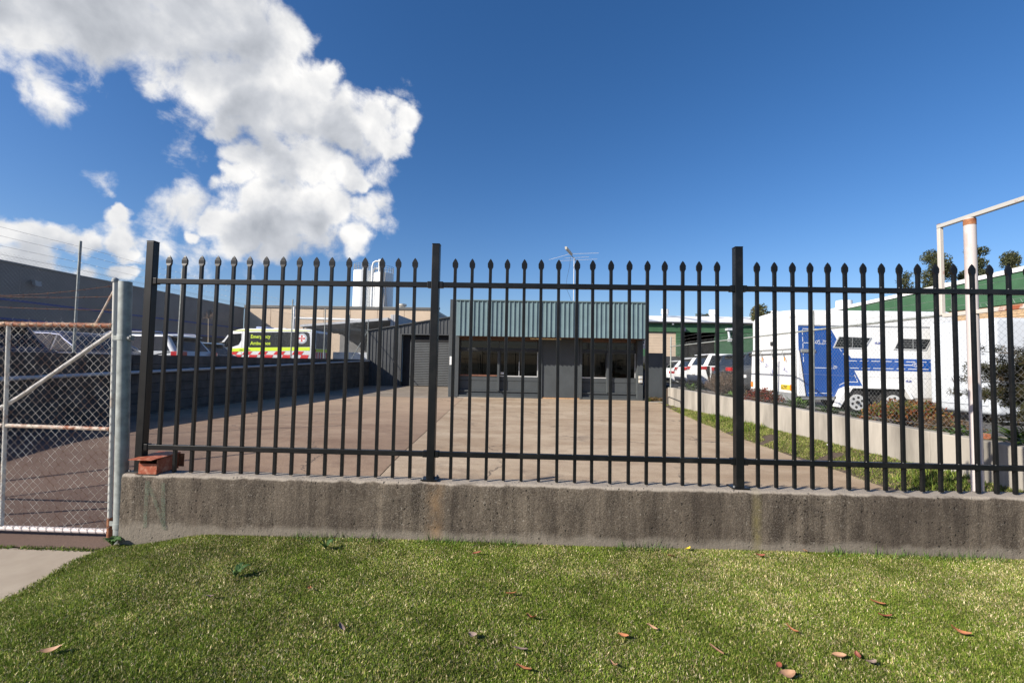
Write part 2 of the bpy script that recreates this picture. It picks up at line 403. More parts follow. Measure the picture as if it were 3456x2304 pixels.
def thing(name, label, cat, loc=(0, 0, 0), group=None, rz=0):
    o = bpy.data.objects.new(name, None); o.empty_display_size = .2
    COL.objects.link(o); o.location = loc; o.rotation_euler = (0, 0, rz)
    return tag(o, label, cat, group)
def struct(o): o['kind'] = 'structure'; return o
def copy_tree(o, parent=None):
    c = o.copy(); COL.objects.link(c); c.parent = parent
    for ch in list(o.children): copy_tree(ch, c)
    return c
def raw(name, V, F, mt, parent=None, kind=None, tint=None, quads=None):
    """numpy mesh: F triangles (n,3); quads (m,4)"""
    me = bpy.data.meshes.new(name); V = np.asarray(V, np.float32).reshape(-1, 3)
    me.vertices.add(len(V)); me.vertices.foreach_set('co', V.ravel())
    loops = []; starts = []; tot = 0
    parts = [p for p in (F, quads) if p is not None and len(p)]
    nl = sum(p.size for p in parts); npoly = sum(len(p) for p in parts)
    me.loops.add(nl); me.polygons.add(npoly)
    li = np.concatenate([p.ravel() for p in parts]).astype(np.int32)
    ls = []; off = 0
    for p in parts:
        ls.append(off+np.arange(len(p))*p.shape[1]); off += p.size
    me.loops.foreach_set('vertex_index', li)
    me.polygons.foreach_set('loop_start', np.concatenate(ls).astype(np.int32))
    me.update(calc_edges=True); me.validate()
    if tint is not None:
        a = me.color_attributes.new('tint', 'FLOAT_COLOR', 'POINT')
        a.data.foreach_set('color', np.concatenate([tint, np.ones((len(tint), 1))], 1).astype(np.float32).ravel())
    me.materials.append(mt)
    o = bpy.data.objects.new(name, me); link(o, parent)
    if kind: o['kind'] = kind
    return o
def text_mesh(name, body, size, mt, parent, place, bold=.0, align='LEFT', depth=.0, sx=1.):
    """letters as a flat mesh; place(x, y) -> world point of the lettering plane"""
    cu = bpy.data.curves.new('tmp', 'FONT'); cu.body = body; cu.size = size; cu.offset = bold; cu.align_x = align; cu.resolution_u = 3
    ob = bpy.data.objects.new('tmp', cu); COL.objects.link(ob)
    dg = bpy.context.evaluated_depsgraph_get(); dg.update()
    me = bpy.data.meshes.new_from_object(ob.evaluated_get(dg))
    bpy.data.objects.remove(ob); bpy.data.curves.remove(cu)
    for v in me.vertices: v.co = place(v.co.x*sx, v.co.y)
    me.name = name; me.materials.clear(); me.materials.append(mt)
    o = bpy.data.objects.new(name, me); link(o, parent); return o

def chainlink(name, axis, fixed, a0, a1, z0, z1, pitch, rad, mt, parent, sides=3, shear=None, topwave=0.):
    """zigzag wires woven in diamonds; axis 'x' or 'y' is the run of the fence"""
    h = pitch/2; nw = int((a1-a0)/h); nk = int((z1-z0)/h)+1
    i = np.arange(nw)[:, None]; k = np.arange(nk)[None, :]
    right = ((k+i) % 2).astype(float)
    A = a0+(i+right)*h+rng.normal(0, .0015, (nw, nk)); Z = z0+k*h+rng.normal(0, .0012, (nw, nk))+0*i
    off = np.where(right > .5, .7, -.7)*rad*1.4
    offy = np.where(k % 2 == 0, 1., -1.)*rad*.9+0*i+off*0
    P = np.stack([A, fixed+offy, Z] if axis == 'x' else [fixed+offy, A, Z], -1)
    if shear: P[..., 0] += shear*P[..., 2]
    # ring frames: tangent approx in the fence plane
    T = np.gradient(P, axis=1); T /= np.linalg.norm(T, axis=-1, keepdims=True)+1e-9
    Nn = np.array([0, 1., 0]) if axis == 'x' else np.array([1., 0, 0])
    Bv = np.cross(T, Nn); Bv /= np.linalg.norm(Bv, axis=-1, keepdims=True)+1e-9
    ang = np.arange(sides)*2*math.pi/sides
    Vv = P[:, :, None, :]+rad*(np.cos(ang)[None, None, :, None]*Nn+np.sin(ang)[None, None, :, None]*Bv[:, :, None, :])
    idx = np.arange(nw*nk*sides).reshape(nw, nk, sides)
    a = idx[:, :-1, :]; b = np.roll(idx, -1, 2)[:, :-1, :]; c = np.roll(idx, -1, 2)[:, 1:, :]; d = idx[:, 1:, :]
    Q = np.stack([a, b, c, d], -1).reshape(-1, 4)
    o = raw(name, Vv, None, mt, parent, 'stuff', quads=Q)
    o.data.shade_smooth()
    return o

def yz(y, x=-9.):
    """height of the yard: behind the gate it rises a little, then falls gently to the building"""
    f = min(1., max(0., (-1.-x)/2.2))
    return _yz(y)*f+float(np.interp(y, [3.8, 9., 17.5], [-.05, -.045, .010]))*(1-f)
def _yz(y):
    if y < 3.8: return -.13+.02*max(0, y-3.5)/.3
    if y < 7: t = (y-3.8)/3.2; return -.11+.21*t*t*(3-2*t)
    if y < 18: return .10*(18-y)/11
    return 0.

# ------------------------------------------------------------------ ground
def sheet(name, left, right, y0, y1, z, mt, ny=40, nx=6):
    V = []; Q = []
    for j in range(ny+1):
        y = y0+(y1-y0)*j/ny; a, b = left(y), right(y)
        for i in range(nx+1):
            x = a+(b-a)*i/nx; V.append((x, y, z(x, y)))
    for j in range(ny):
        for i in range(nx):
            k = j*(nx+1)+i; Q.append((k, k+1, k+nx+2, k+nx+1))
    o = raw(name, np.array(V), None, mt, quads=np.array(Q)); o.data.shade_smooth(); return struct(o)
g = MB(); g.poly([(-900, -900, -.3), (900, -900, -.3), (900, 900, -.3), (-900, 900, -.3)])
struct(g.build('ground', mat('far_ground', (.10, .10, .065), 1, 0, .3, .05)))
struct(MB().box(-60, 60, -14, -6, -.28, -.22).build('road', asphalt))
struct(MB().box(-60, 60, -6, -5.8, -.28, -.10).build('kerb', light_conc))
joint = lambda y: -1.78-.052*(y-5.56)
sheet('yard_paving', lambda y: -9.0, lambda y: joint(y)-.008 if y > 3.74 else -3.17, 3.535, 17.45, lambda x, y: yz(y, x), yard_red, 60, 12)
edge_pts = [(3.3, 4.46), (5.6, 4.47), (9.6, 4.36), (12, 4.5), (14.9, 4.72), (18.2, 5.2)]
def yedge(y):
    return float(np.interp(y, [p[0] for p in edge_pts], [p[1] for p in edge_pts]))+.03*math.sin(y*3.1)
sheet('concrete_slab', lambda y: joint(y)+.008, yedge, 3.82, 18.05, lambda x, y: yz(y, x)+.004, yard_beige, 60)
sheet('shed_apron', lambda y: -9.0, lambda y: joint(17.45)-.008 if y < 18.05 else -2.95, 17.46, 26.9, lambda x, y: yz(y)+.002, yard_grey, 30)
struct(MB().box(-4.35, -3.4, 17.30, 17.45, -.05, .012).build('kerb_strip', light_conc))
def bank(x, y):
    """weedy bank heaped against the right-hand wall"""
    e = yedge(y); t = min(1., max(0., (x-e)/(5.06-e)))
    return yz(y, x)-.012+float(np.interp(y, [3.8, 6.8, 11, 15, 17.5], [.27, .25, .18, .06, .01]))*t**.8
sheet('soil_strip', lambda y: yedge(y)-.05, lambda y: 5.10, 3.8, 17.9, bank, soil, 40)
LE = [(-8, -3.08), (2.3, -3.12), (2.72, -3.155), (3.01, -3.20), (3.3, -3.27), (3.5, -3.26), (3.6, -3.24)]
lawn_l = lambda y: float(np.interp(y, [p[0] for p in LE], [p[1] for p in LE]))
def lawn_z(x, y):
    t = min(1., max(0., (y-1.5)/2.1))
    e = min(1., max(0., (-2.45-x)/.75))
    return -.012-.105*e*e*(3-2*e)+.010*math.sin(x*2.1+y)*(1-t*.6)
sheet('driveway', lambda y: -9., lambda y: lawn_l(y)+.09, -6, 3.515, lambda x, y: -.13-.05*min(1, max(0, (1-y)/3)), drive_conc, 30)
sheet('lawn', lawn_l, lambda y: 9., -6, 3.66, lambda x, y: lawn_z(x, y)-.004, mat('lawn_thatch', (.12, .11, .045), 1, 0, col2=(.08, .115, .025), vscale=7, bump=.6, bscale=80), 60, 40)

def grass(name, N, xr, yr, hmin, hmax, cols, wts, zf, keep=None, mt=grass_m, width=.0032, patch=None, lean=.9):
    x = rng.uniform(*xr, N); y = rng.uniform(*yr, N)
    if keep is not None:
        k = keep(x, y); x, y = x[k], y[k]
    n = len(x); z = zf(x, y)
    h = rng.uniform(hmin, hmax, n)*(.75+.5*rng.random(n)); az = rng.uniform(0, 2*math.pi, n); ln = np.abs(rng.normal(.7, .6, n)).clip(.05, 2.4)*lean
    yaw = rng.uniform(0, 2*math.pi, n); w = width*(.7+.7*rng.random(n))
    dx, dy = np.cos(az)*ln*h, np.sin(az)*ln*h
    wx, wy = np.cos(yaw)*w/2, np.sin(yaw)*w/2
    V = np.empty((n, 3, 3))
    V[:, 0] = np.stack([x-wx, y-wy, z-.003], 1); V[:, 1] = np.stack([x+wx, y+wy, z-.003], 1)
    V[:, 2] = np.stack([x+dx, y+dy, z+h/np.sqrt(1+ln**2)], 1)
    F = np.arange(n*3).reshape(n, 3)
    cols = np.array(cols); wt = np.array(wts, float)
    if patch is None: ci = rng.choice(len(cols), n, p=wt/wt.sum())
    else:
        pr = patch(x, y); u = rng.random(n)
        ci = np.where(u < pr, rng.choice(len(cols), n, p=wt/wt.sum()), rng.choice(len(cols), n, p=(wt*np.array([1.]*3+[.12]*(len(cols)-3)))/(wt*np.array([1.]*3+[.12]*(len(cols)-3))).sum()))
    c = cols[ci]*(.35+1.25*rng.random((n, 1)))
    tone = 1+.35*(vnoise(x+9, y+9, 1.7, 21)-.5)+.5*(vnoise(x+9, y+9, 9., 22)-.5)
    c = c*tone[:, None]
    tint = np.repeat(c, 3, 0)
    return raw(name, V, F, mt, None, 'stuff', tint)
GC = [(.100, .165, .018), (.165, .225, .030), (.245, .280, .055), (.54, .44, .22), (.38, .32, .13), (.76, .65, .42)]
lz = np.vectorize(lawn_z)
def vnoise(x, y, s, seed):
    g_ = np.random.default_rng(seed).random((64, 64))
    u = (x*s) % 63; v = (y*s) % 63; i = u.astype(int); j = v.astype(int); fu, fv = u-i, v-j
    fu = fu*fu*(3-2*fu); fv = fv*fv*(3-2*fv)
    return (g_[i, j]*(1-fu)+g_[i+1, j]*fu)*(1-fv)+(g_[i, j+1]*(1-fu)+g_[i+1, j+1]*fu)*fv
def dry(x, y):
    p = .55*vnoise(x+9, y+9, 2.3, 1)+.45*vnoise(x+9, y+9, 6.5, 2)
    return (.10+1.0*np.clip((p-.28)*1.7, 0, 1)*(.40+.60*np.clip((y-2.0)/1.3, 0, 1))).clip(.03, .95)
kp = lambda x, y: x > np.interp(y, [p[0] for p in LE], [p[1] for p in LE])-.015+rng.normal(0, .022, len(x))-.03*vnoise(x+9, y+9, 5, 6)
def lawnkeep(x, y): return kp(x, y) & (np.abs(x) < y*1.32+.9) & (y < 3.61)
grass('grass', 1200000, (-3.4, 5.3), (1.75, 3.62), .009, .020, GC, (.22, .22, .17, .16, .13, .12), lz, lawnkeep, patch=dry, width=.0056, lean=1.35)
grass('grass', 160000, (-3.2, 8), (-1.5, 1.75), .014, .030, GC, (.3, .3, .14, .11, .08, .06), lz, kp, patch=dry, width=.005)
grass('grass', 2600, (-3.1, 5.2), (3.52, 3.61), .04, .085, [(.06, .13, .02), (.09, .17, .03), (.13, .2, .05), (.12, .18, .04)], (1, 1, .6, .3), lz, lambda x, y: vnoise(x+9, y*0+3, 2.6, 5) > .55, width=.005, lean=.7)
# weeds in the strip along the right wall and at the driveway joint
WC = [(.14, .19, .03), (.21, .25, .05), (.09, .14, .03), (.34, .31, .13), (.26, .21, .10)]
def strip_keep(x, y):
    e = np.interp(y, [p[0] for p in edge_pts], [p[1] for p in edge_pts])
    return (x > e-.07+.09*vnoise(x+4, y, 5, 3)) & (vnoise(x+4, y+1, 3.2, 8) > .22+.25*(y > 14))
zyw = np.vectorize(lambda x, y: bank(x, y)+.004)
grass('weeds', 90000, (4.25, 5.05), (3.85, 17.3), .012, .036, WC, (.24, .26, .16, .2, .14), zyw, strip_keep, width=.009)
grass('weeds', 9000, (4.6, 5.04), (4.0, 14.5), .04, .11, WC, (.35, .25, .4, .03, .02), zyw, lambda x, y: strip_keep(x, y) & (vnoise(x*0+1, y, 1.1, 11) > .55), width=.016, lean=.6)
grass('weeds', 5000, (-8.5, -3.25), (3.495, 3.55), .010, .026, WC, (.2, .1, .5, .1, .1), np.vectorize(lambda x, y: -.132), lambda x, y: vnoise(x+12, y*0, 4, 4) > .35, width=.010)

# ------------------------------------------------------------------ front wall
def wall_top(x): return .442+.004*math.sin(x*1.7)+.003*math.sin(x*5.3+1)
def build_front_wall():
    prof = [(3.600, -.2), (3.600, .02), (3.600, .14), (3.600, .28), (3.601, .39), (3.603, .422), (3.610, .437), (3.622, .4425), (3.66, .444), (3.72, .444), (3.775, .443), (3.79, .437), (3.798, .42), (3.80, .2), (3.80, -.2)]
    xs = np.arange(-3.25, 9.0, .022); V = []; Q = []; n = len(prof)
    for x in xs:
        dt = wall_top(x)-.442
        for (y, z) in prof:
            nz = mnoise.noise(Vector((x*7, y*7, z*7))); n2 = mnoise.noise(Vector((x*28, y*28, z*28)))
            e = 1. if .38 < z < .4428 else .35
            V.append((x, y+(.0035*nz+.0028*n2)*e*(1 if y < 3.7 else -1), z+(dt if z > .3 else 0)+(.003*nz+.0025*n2)*e*(z > .3)))
    for i in range(len(xs)-1):
        for j in range(n-1):
            a = i*n+j; Q.append((a, a+n, a+n+1, a+1))
    V = np.array(V); k = len(V)
    o = raw('concrete_wall', V, None, wall_conc, quads=np.array(Q)); bm = bmesh.new(); bm.from_mesh(o.data); bm.verts.ensure_lookup_table()
    bm.faces.new([bm.verts[i] for i in range(n)]); bmesh.ops.recalc_face_normals(bm, faces=bm.faces); bm.to_mesh(o.data); bm.free()
    o.data.shade_smooth(); o.data.set_sharp_from_angle(angle=R(60))
    tag(o, 'low stained concrete wall under the black picket fence, above the lawn', 'wall')
    # faint green spray-painted letter N near the wall's left end
    mt, T, p = mat_nodes('faded_green_spray')
    v = T.n('ShaderNodeTexCoord').outputs['Object']
    p.inputs['Base Color'].default_value = (.13, .17, .12, 1); p.inputs['Roughness'].default_value = .9
    tr = T.n('ShaderNodeBsdfTransparent'); mx = T.n('ShaderNodeMixShader')
    T.put(mx.inputs[0], T.mapr(T.noise(v, 26, 4, .7), .36, .72, .1, .62)); T.t.links.new(tr.outputs[0], mx.inputs[1]); T.t.links.new(p.outputs[0], mx.inputs[2])
    T.t.links.new(mx.outputs[0], mt.node_tree.nodes['Material Output'].inputs[0])
    def stroke(b, x0, z0, x1, z1, w):
        b.poly([(x0-w, 3.5925, z0), (x0+w, 3.5925, z0), (x1+w, 3.5925, z1), (x1-w, 3.5925, z1)])
    b = MB(); stroke(b, -3.03, .03, -3.03, .40, .016); stroke(b, -3.03, .40, -2.86, .02, .016); stroke(b, -2.875, .02, -2.90, .39, .016)
    b.build('graffiti_letter', mt, o)
    return o
build_front_wall()

# ------------------------------------------------------------------ steel picket fence
FY = 3.69
def build_fence():
    t = thing('steel_fence', 'black steel spear-top picket fence standing on the low concrete wall', 'fence', (0, FY, .442))
    posts = [-3.1765, -.758, 1.706, 4.17]
    def rel(o): return o
    for px in posts:
        b = MB().box(px-.0315, px+.0315, FY-.03, FY+.033, .447, 2.366); p = b.build('post', black_metal, t, .004)
        c = MB().box(px-.033, px+.033, FY-.0315, FY+.0345, 2.3665, 2.374); c.build('post_cap', black_metal, p, .003)
        f = MB().box(px-.07, px+.062, FY-.055, FY+.065, .4465, .4565); f.build('base_plate', black_metal, p, .002)
        for ax, ay in ((-.055, -.04), (.047, .05)): MB().cyl((px+ax, FY+ay, .4565), (px+ax, FY+ay, .470), .008, n=6).build('bolt', galv_dull, p)
    for i in range(3):
        a, bx = posts[i]+.0315, posts[i+1]-.0315
        for z in (2.033, .652):
            MB().box(a+.012, bx-.012, FY-.020, FY+.020, z-.0205, z+.0205).build('rail', black_metal, t, .003)
            for e0, e1 in ((a+.001, a+.034), (bx-.034, bx-.001)):
                k = MB().box(e0, e1, FY-.0245, FY+.0245, z-.026, z+.026).build('bracket', black_metal, t, .003)
    # one picket: square tube with a pressed spear, its end flattened wide
    def picket_mesh(z0):
        b = MB().box(-.0125, .0125, -.0125, .0125, z0, 2.165); return b
    pk = picket_mesh(.452).build('picket', black_metal, t, .0025); pk.location = Vector((0, 0, 0))
    me_p = pk.data
    b = MB()
    def ring(w, d, z): return [(-w, -d, z), (w, -d, z), (w, d, z), (-w, d, z)]
    lv = [ring(.0125, .0125, 2.164), ring(.0128, .012, 2.170), ring(.0225, .009, 2.186), ring(.0235, .0085, 2.215), ring(.012, .006, 2.240), ring(.0012, .0012, 2.256)]
    vs = [q for r_ in lv for q in r_]; fs = [(0, 3, 2, 1), tuple(range(20, 24))]
    for i in range(5):
        for j in range(4): fs.append((i*4+j, i*4+(j+1) % 4, i*4+(j+1) % 4+4, i*4+j+4))
    b.add(vs, fs)
    tp = b.build('spear_tip', black_metal, pk, smooth=False)
    short = picket_mesh(.636).build('picket', black_metal, t, .0025)
    me_s = short.data
    xs1 = [-3.027+.13987*i for i in range(16)]; xs2 = [-.594+.1426*i for i in range(16)]; xs3 = [1.857+.1409*i for i in range(16)]
    first = True
    for x in xs1+xs2+xs3:
        if x == xs1[0]:
            o = short; tt = bpy.data.objects.new('spear_tip', tp.data); COL.objects.link(tt); tt.parent = o
            o['label'] = 'picket cut short above the rusty letterbox'
        elif first: o = pk; first = False
        else:
            o = bpy.data.objects.new('picket', me_p); COL.objects.link(o); o.parent = t
            tt = bpy.data.objects.new('spear_tip', tp.data); COL.objects.link(tt); tt.parent = o
        j = random.gauss(0, .0018)
        o.location = (x+j, 0, -.442); o.rotation_euler = (0, random.gauss(0, .0014), random.gauss(0, .02))
    wb = MB()
    for x in xs1+xs2+xs3:
        for z in (2.0545, .6735):
            if random.random() < .8:
                sx = x-.0125-random.uniform(.001, .004); w_ = random.uniform(.0025, .005)
                wb.box(sx-w_, sx, FY-.0195, FY-.012, z-.001, z+random.uniform(.003, .007))
    wb.build('weld_bead', mat('weld_spatter', (.22, .22, .21), .4, .3, .3, 60), t, kind='stuff')
    return t
build_fence()

# ------------------------------------------------------------------ letterbox
def build_letterbox():
    t = thing('letterbox', 'rusty orange metal letterbox on the left end of the concrete wall', 'letterbox', (-3.05, 3.7, .447))
    x0, x1, y0, y1, z0 = -3.128, -2.978, 3.615, 3.85, .449
    b = MB()
    b.box(x0, x1, y0, y0+.003, z0, z0+.082)              # front panel below the slot
    b.box(x0, x0+.003, y0+.0035, y1, z0, z0+.112); b.box(x1-.003, x1, y0+.0035, y1, z0, z0+.112)
    b.box(x0+.0035, x1-.0035, y0+.0035, y1-.004, z0, z0+.003); b.box(x0+.0035, x1-.0035, y1-.003, y1, z0, z0+.112)
    b.build('box_body', orange_paint, t)
    lid = MB(); lid.hexa([(x0-.045, 3.562, .568), (x1-.008, 3.570, .566), (x1+.012, y1, .566), (x0-.03, y1, .566)],
                         [(x0-.045, 3.562, .571), (x1-.008, 3.570, .569), (x1+.012, y1, .584), (x0-.03, y1, .584)])
    lid.build('lid', orange_paint, t)
    fl = MB().box(x0+.01, x1+.045, y1+.001, y1+.004, z0+.01, z0+.12); fl.build('back_flange', rust, t)
    MB().box(x0-.02, x1+.006, y0-.012, y1, .4465, .4485).build('base_tray', dkrust, t)
build_letterbox()

# ------------------------------------------------------------------ gate post and chain-link gate
def build_gate():
    t = thing('gate_post', 'thick galvanised steel post between the chain-link gate and the black fence', 'post', (-3.32, 3.66, -.1))
    a, bq = Vector((-3.277, 3.655, -.20)), Vector((-3.366, 3.655, 2.02))
    at = lambda z: a+(bq-a)*((z+.20)/2.22)
    # open-topped tube
    b = MB(); n = 28
    vs = []; fs = []
    for (z, r) in ((-.20, .047), (2.02, .047), (2.02, .042), (1.83, .042)):
        c = at(z)
        vs += [(c.x+r*math.cos(2*math.pi*j/n), c.y+r*math.sin(2*math.pi*j/n), z) for j in range(n)]
    for i in range(3):
        for j in range(n): fs.append((i*n+j, i*n+(j+1) % n, (i+1)*n+(j+1) % n, (i+1)*n+j))
    fs.append(tuple(range(3*n, 4*n)))
    b.add(vs, fs); b.build('post_tube', galv, t, smooth=True)
    for z in (1.55, .022):
        c = at(z); k = MB(); k.cyl((c.x, c.y, z-.021), (c.x, c.y, z+.021), .0505, n=28); k.box(c.x-.115, c.x-.03, c.y+.02, c.y+.026, z-.019, z+.019)
        k.box(c.x+.045, c.x+.07, c.y-.018, c.y+.02, z-.021, z+.021)
        h = k.build('hinge_band', galv, t, .002)
        q = MB(); q.cyl((c.x+.058, c.y-.030, z), (c.x+.058, c.y-.016, z), .011, n=6); q.build('bolt', galv_dull, h)
    # the gate leaf, leaning with its post
    SH = -.038
    g = thing('chain_link_gate', 'rusty pipe gate with chain-link mesh and barbed wire at far left', 'gate', (-3.3, 3.63, 0))
    GY = 3.735
    P = lambda x, z, y=GY: (x+SH*z, y, z)
    xr, xi, xl = -3.452, -4.387, -6.7
    
    s = MB(); s.cyl(P(xr, -.09), P(xr, 2.035), .0165, n=14); st = s.build('stile', mat('pale_green_grey_pipe', (.50, .50, .46), .5, 0, col2=(.30, .20, .13), vscale=6, lo=.55, hi=.75), g)
    c = MB(); c.cyl(P(xr, 2.03), P(xr, 2.052), .026, n=16); c.tube([P(xr, 2.052), P(xr, 2.062), P(xr, 2.070)], [.024, .018, .004], 16); c.build('cap', galv_dull, st)
    MB().cyl(P(xi, -.05), P(xi, 1.64), .0145, n=12).build('stile', mat('pale_green_grey_pipe', (.46, .47, .42), .5, 0, col2=(.30, .20, .13), vscale=6, lo=.55, hi=.75), g)
    MB().cyl(P(xl, -.09), P(xl, 2.03), .0165, n=12).build('stile', paint_rust, g)
    MB().cyl(P(xr-.015, 1.655), P(xl, 1.651), .0205, n=14).build('top_rail', paint_rust_heavy, g)
    MB().cyl(P(xr-.018, .782), P(xi+.018, .792), .0165, n=12).build('mid_rail', paint_rust, g)
    MB().cyl(P(xi-.018, .792), P(xl, .80), .0165, n=12).build('mid_rail', paint_rust, g)
    MB().cyl(P(xr-.01, -.064), P(xl, -.058), .0215, n=14).build('bottom_rail', mat('pinkish_white_pipe', (.62, .55, .52), .5, 0, col2=(.36, .22, .15), vscale=5, lo=.55, hi=.75), g)
    MB().tube([P(xr-.03, 1.60, GY+.02), P(-4.29, 1.035, GY+.02), P(-5.9, .10, GY+.02)], .0165, 10).build('brace', mat('grey_white_pipe', (.52, .50, .47), .5, 0, .12, 8), g)
    MB().cyl(P(xr, 1.98), P(-3.62, 1.66), .007, n=8).build('stay_rod', paint_rust, g)
    foot = MB().cyl(P(xr+.002, -.11), P(xr+.002, .05), .021, n=12); foot.build('hinge_sleeve', rust, g)
    for (z1, z2, sag, z3) in ((2.0, 1.905, .035, 1.92), (1.905, 1.895, .02, 1.91), (1.79, 1.80, .012, 1.81)):
        b = MB(); pts = []
        nseg = 60
        for i in range(nseg+1):
            u = i/nseg; x = xr+(xl-xr)*u
            z = np.interp(u, [0, .3, .65, 1], [z1, z2, z3-.03, z3])-sag*math.sin(math.pi*min(1, u*3))*.5
            pts.append((x, z))
        for ph in (0, math.pi):
            b.tube([P(x, z+.0022*math.cos(i*2.2+ph), GY+.0022*math.sin(i*2.2+ph)) for i, (x, z) in enumerate(pts)], .0019, 4, False)
        for i in range(1, nseg, 2):
            x, z = pts[i]
            for k in range(2):
                a = random.uniform(0, 6.28); dx, dz, dy = random.uniform(-.006, .006), math.cos(a)*.016, math.sin(a)*.016
                b.cyl(P(x-dx, z-dz, GY-dy), P(x+dx, z+dz, GY+dy), .0013, n=3, caps=False)
            b.cyl(P(x-.006, z), P(x+.006, z), .0042, n=5)
        b.build('barbed_wire', dkrust, g)
    chainlink('chain_mesh', 'x', GY-.024, xl+.02, xr-.002, -.05, 1.69, .0708, .0017, wire_rust, g, 5, SH)
    # tie wires round the pipes and the cut ends of the mesh standing above the rails
    b = MB()
    for i in range(46):
        x = xr-.03-.0708*i
        for zz, rr in ((1.650, .024), (-.062, .025)):
            pts = []
            for k in range(9):
                a = k/8*2*math.pi
                pts.append(P(x+.02*(k/8-.5), zz+rr*math.sin(a), GY+rr*math.cos(a)))
            b.tube(pts, .0016, 4, False)
        if i % 2 == 0: b.cyl(P(x, 1.69, GY-.022), P(x+.016, 1.712+random.uniform(-.01, .012), GY-.024), .0016, n=4)
    for k in range(22):
        z = -.02+.0708*k
        b.tube([P(xr+.018*math.cos(a), z+.008*math.sin(a*.5), GY-.02+.02*math.sin(a)) for a in np.linspace(-2.6, 1.2, 7)], .0016, 4, False)
    b.build('tie_wire', wire_m, g, kind='stuff')
build_gate()

# ------------------------------------------------------------------ left boundary: sleeper wall, conduit, fence
WX = -8.75
def build_left_wall():
    t = thing('retaining_wall', 'long dark retaining wall of stacked concrete sleepers along left of the yard', 'wall', (WX, 14, 0))
    z0s = [-.10+.22*i for i in range(7)]
    b = MB().box(WX-.24, WX-.045, 2.6, 25.2, -.25, 1.415); b.build('wall_core', sleeper_m, t)
    for r_, z in enumerate(z0s):
        for k in range(10):
            y = 2.6+2.4*k-.0; y1 = min(y+2.392, 25.0)
            if y >= 25: continue
            dx = random.uniform(-.006, .006)
            MB().box(WX-.0445+dx*0, WX+dx, y, y1, z, z+.212).build('sleeper', sleeper_m, t, .006, 1)
    MB().box(WX-.26, WX+.02, 2.6, 25.0, 1.4405, 1.446).build('coping', mat('pale_coping', (.22, .22, .215), .8, 0, .2, 3), t)
    p = MB(); pts = [(WX+.11, y, .985+(1.375-.985)*(y-7.3)/(24.6-7.3)) for y in np.linspace(3.2, 24.7, 12)]
    p.tube(pts, .036, 12); c = p.build('conduit_pipe', mat('grey_conduit', (.36, .40, .44), .5, 0, .06, 3), None)
    tag(c, 'pale grey drain pipe running along the face of the left retaining wall', 'pipe')
    q = MB()
    for y in np.arange(4.2, 24.6, 2.4):
        z = .985+(1.375-.985)*(y-7.3)/(24.6-7.3)
        q.cyl((WX+.11, y-.04, z), (WX+.11, y+.04, z), .043, n=12)
    q.build('coupling', mat('grey_conduit', None), c)
    f = thing('boundary_fence', 'tall chain-link fence with barbed wire on top of the left retaining wall', 'fence', (WX-.13, 14, 1.446))
    FX = WX-.13
    posts = [3.2, 5.9, 8.6, 11.25, 14.0, 16.8, 19.6, 22.3, 25.0]
    for y in posts:
        lean = random.uniform(-.012, .012)
        MB().cyl((FX, y, 1.40), (FX+lean, y+lean, 3.66), .024, n=10).build('post', galv, f)
    MB().cyl((FX, 22.75, 1.45), (FX, 24.97, 3.05), .02, n=8).build('stay_pole', galv, f)
    for z in (3.55, 3.40, 3.235, 3.09, 1.50):
        MB().tube([(FX, y, z-.02*math.sin(math.pi*((y-3.2) % 2.72)/2.72)) for y in np.linspace(3.2, 25, 60)], .0022, 4, False).build('strand_wire', wire_m, f)
    b = MB()
    for y in np.arange(3.2, 25, .16):
        for z in (3.55, 3.40, 3.235):
            zz = z-.02*math.sin(math.pi*((y-3.2) % 2.72)/2.72)
            b.cyl((FX-.012, y, zz-.012), (FX+.012, y+.006, zz+.012), .0016, n=3, caps=False)
    b.build('barb', wire_m, f, kind='stuff')
    chainlink('chain_mesh', 'y', FX-.02, 3.2, 25.0, 1.455, 3.13, .0708, .0012, wire_dull, f, 3)
build_left_wall()
struct(MB().box(-60, WX-.25, -6, 75, -.28, .50).build('parking_lot', asphalt))

